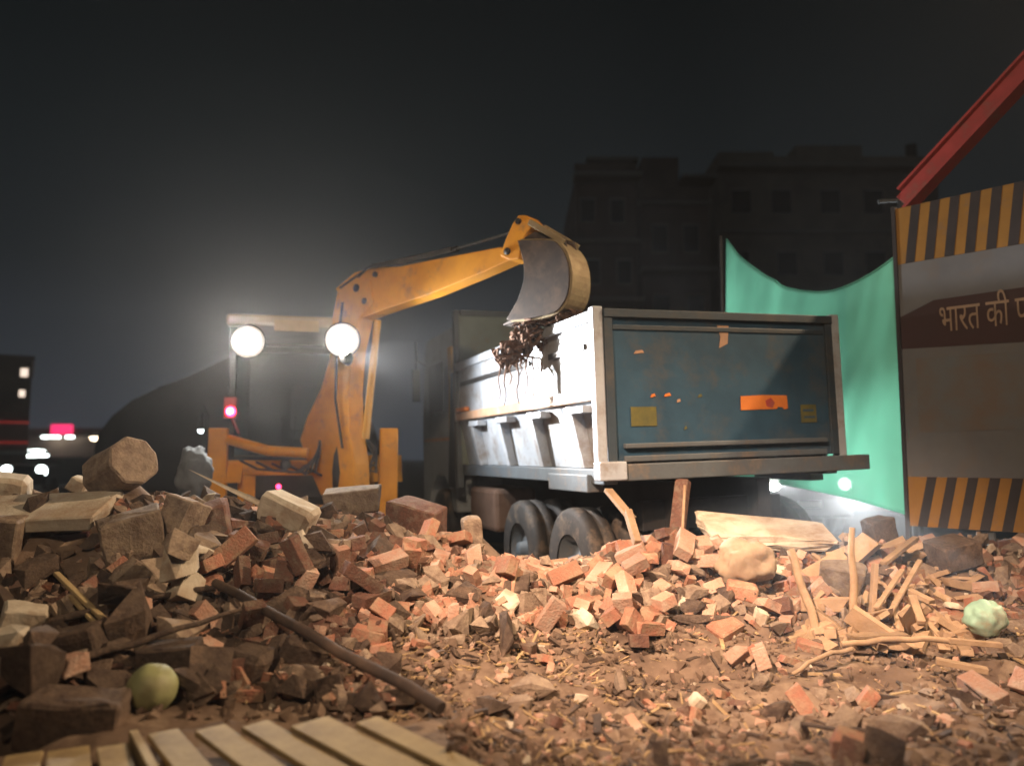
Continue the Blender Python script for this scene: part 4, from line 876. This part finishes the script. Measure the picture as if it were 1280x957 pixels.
# ------------------------------------------------------------------ vehicles and far lights
def car(x, y, rz, label, front=True, lampm='lampw', lr=.09, plate=True, paint='carp', group=None):
    E = empty('car', (x, y, 0), label, 'car', rz, group)   # front faces local -Y
    pr = [(-2.05,.35),(-2.12,.8),(-2.05,1.14),(-1.0,1.2),(-.35,1.48),(1.2,1.5),(1.75,1.08),(2.1,1.0),(2.12,.35)]
    bd_ = MB().prism([(0,a_,b_) for a_,b_ in pr], (.84,0,0)).build('body', M[paint], E, .06)
    MB().prism([(0,-.97,1.12),(0,-.36,1.47),(0,-.36,1.475),(0,-1.0,1.13)], (.72,0,0)).build('windscreen', M['wdark'], bd_)
    for sx_ in (-1,1):
        lm = MB().lathe([(.001,-.02),(lr*.7,-.015),(lr,.02)], (sx_*.67,-2.09,.97 if lampm=='lampw' else .92), (0,1,0), 18).build('headlight' if lampm != 'lampr' else 'tail_light', M[lampm], E)
        for yy_ in (-1.3,1.35): MB().lathe([(.02,.1),(.31,.1),(.33,.06),(.33,-.06),(.31,-.1),(.02,-.1)], (sx_*.76,yy_,.33), (1,0,0), 20).build('wheel', M['black'], E)
    if plate: MB().box(-.22,.22,-2.13,-2.105,.56,.68).build('number_plate', M['white'], E)
    MB().box(-.5,.5,-2.12,-2.07,.70,.80).build('grille', M['darkm'], E)
    return E
car(5.58, 17.0, 0, 'dark car with glaring white headlights seen under the truck bumper', lr=.135)
q_ = P(27,585,32); car(q_.x, 34, R(4), 'far car with white headlights at the left edge of the road', lampm='lampf', lr=.24, plate=False)
q_ = P(79,578,62); car(q_.x, 64, 0, 'far car with red tail lights on the road at left', lampm='lampr', lr=.34, plate=False)
def lamp_post(px, py, D, rx, rz, m, label, arm=.6):
    p = P(px, py, D); E = empty('street_lamp', (p.x+arm, D, 0), label, 'street lamp', 0, 'far street lamps')
    MB().tube([(0,0,0),(0,0,p.z+.25),(-arm*.5,0,p.z+.4),(-arm,0,p.z+.25)], .05, 8).build('pole', M['darkm'], E)
    h = MB().lathe([(.001,.26),(rx*.5,.24),(rx,.1),(rx,.0)], (-arm,0,p.z), (0,0,1), 14).build('lamp_head', M['darkm'], E)
    bm_ = MB(); bm_.lathe([(.001,-rz),(rx*.6,-rz*.8),(rx*.95,-.0),(rx*.6,rz*.6),(.001,rz*.7)], (-arm,0,p.z), (0,0,1), 14); bm_.build('bulb', M[m], h)
lamp_post(118,546,55,.32,.26,'lampwarm','far street lamp glowing warm just above the tilted concrete drum')
lamp_post(251,537,14,.055,.06,'lampf','small white lamp on a thin pole left of the backhoe stabilizer', arm=.1)
lamp_post(45,568,45,.7,.42,'lampf','brightest white lamp low on the road at far left', arm=.3)
# distant shop with red sign
p = P(77,537,80); E = empty('shop', (p.x,80,0), 'distant shop with a glowing red sign over white canopy lights', 'shop')
MB().box(-4,4,.2,6,0,p.z+.2).build('wall', M['bldg2'], E)
MB().box(-1.1,1.05,0,.19,p.z-.45,p.z+.55).build('sign', M['signr'], E)
MB().box(-2.4,3.0,-1.0,.15,p.z-.62,p.z-.5).build('canopy', M['darkm'], E)
for x_, w_ in ((-.55,.9),(1.35,.38)): MB().box(x_-w_,x_+w_,-.95,-.75,p.z-.86,p.z-.63).build('canopy_light', M['lampf'], E)

# ------------------------------------------------------------------ haze
hz = MB().box(-225,225,-65,305,-1.0,60); m = bpy.data.materials.new('haze'); m.use_nodes = True; nt = m.node_tree; nt.nodes.remove(nt.nodes['Principled BSDF'])
pv = nt.nodes.new('ShaderNodeVolumePrincipled'); pv.inputs['Color'].default_value = (.9,.9,.9,1); pv.inputs['Density'].default_value = .0023; pv.inputs['Anisotropy'].default_value = .8
nt.links.new(pv.outputs[0], nt.nodes['Material Output'].inputs['Volume']); struct(hz.build('haze', m), 'stuff')
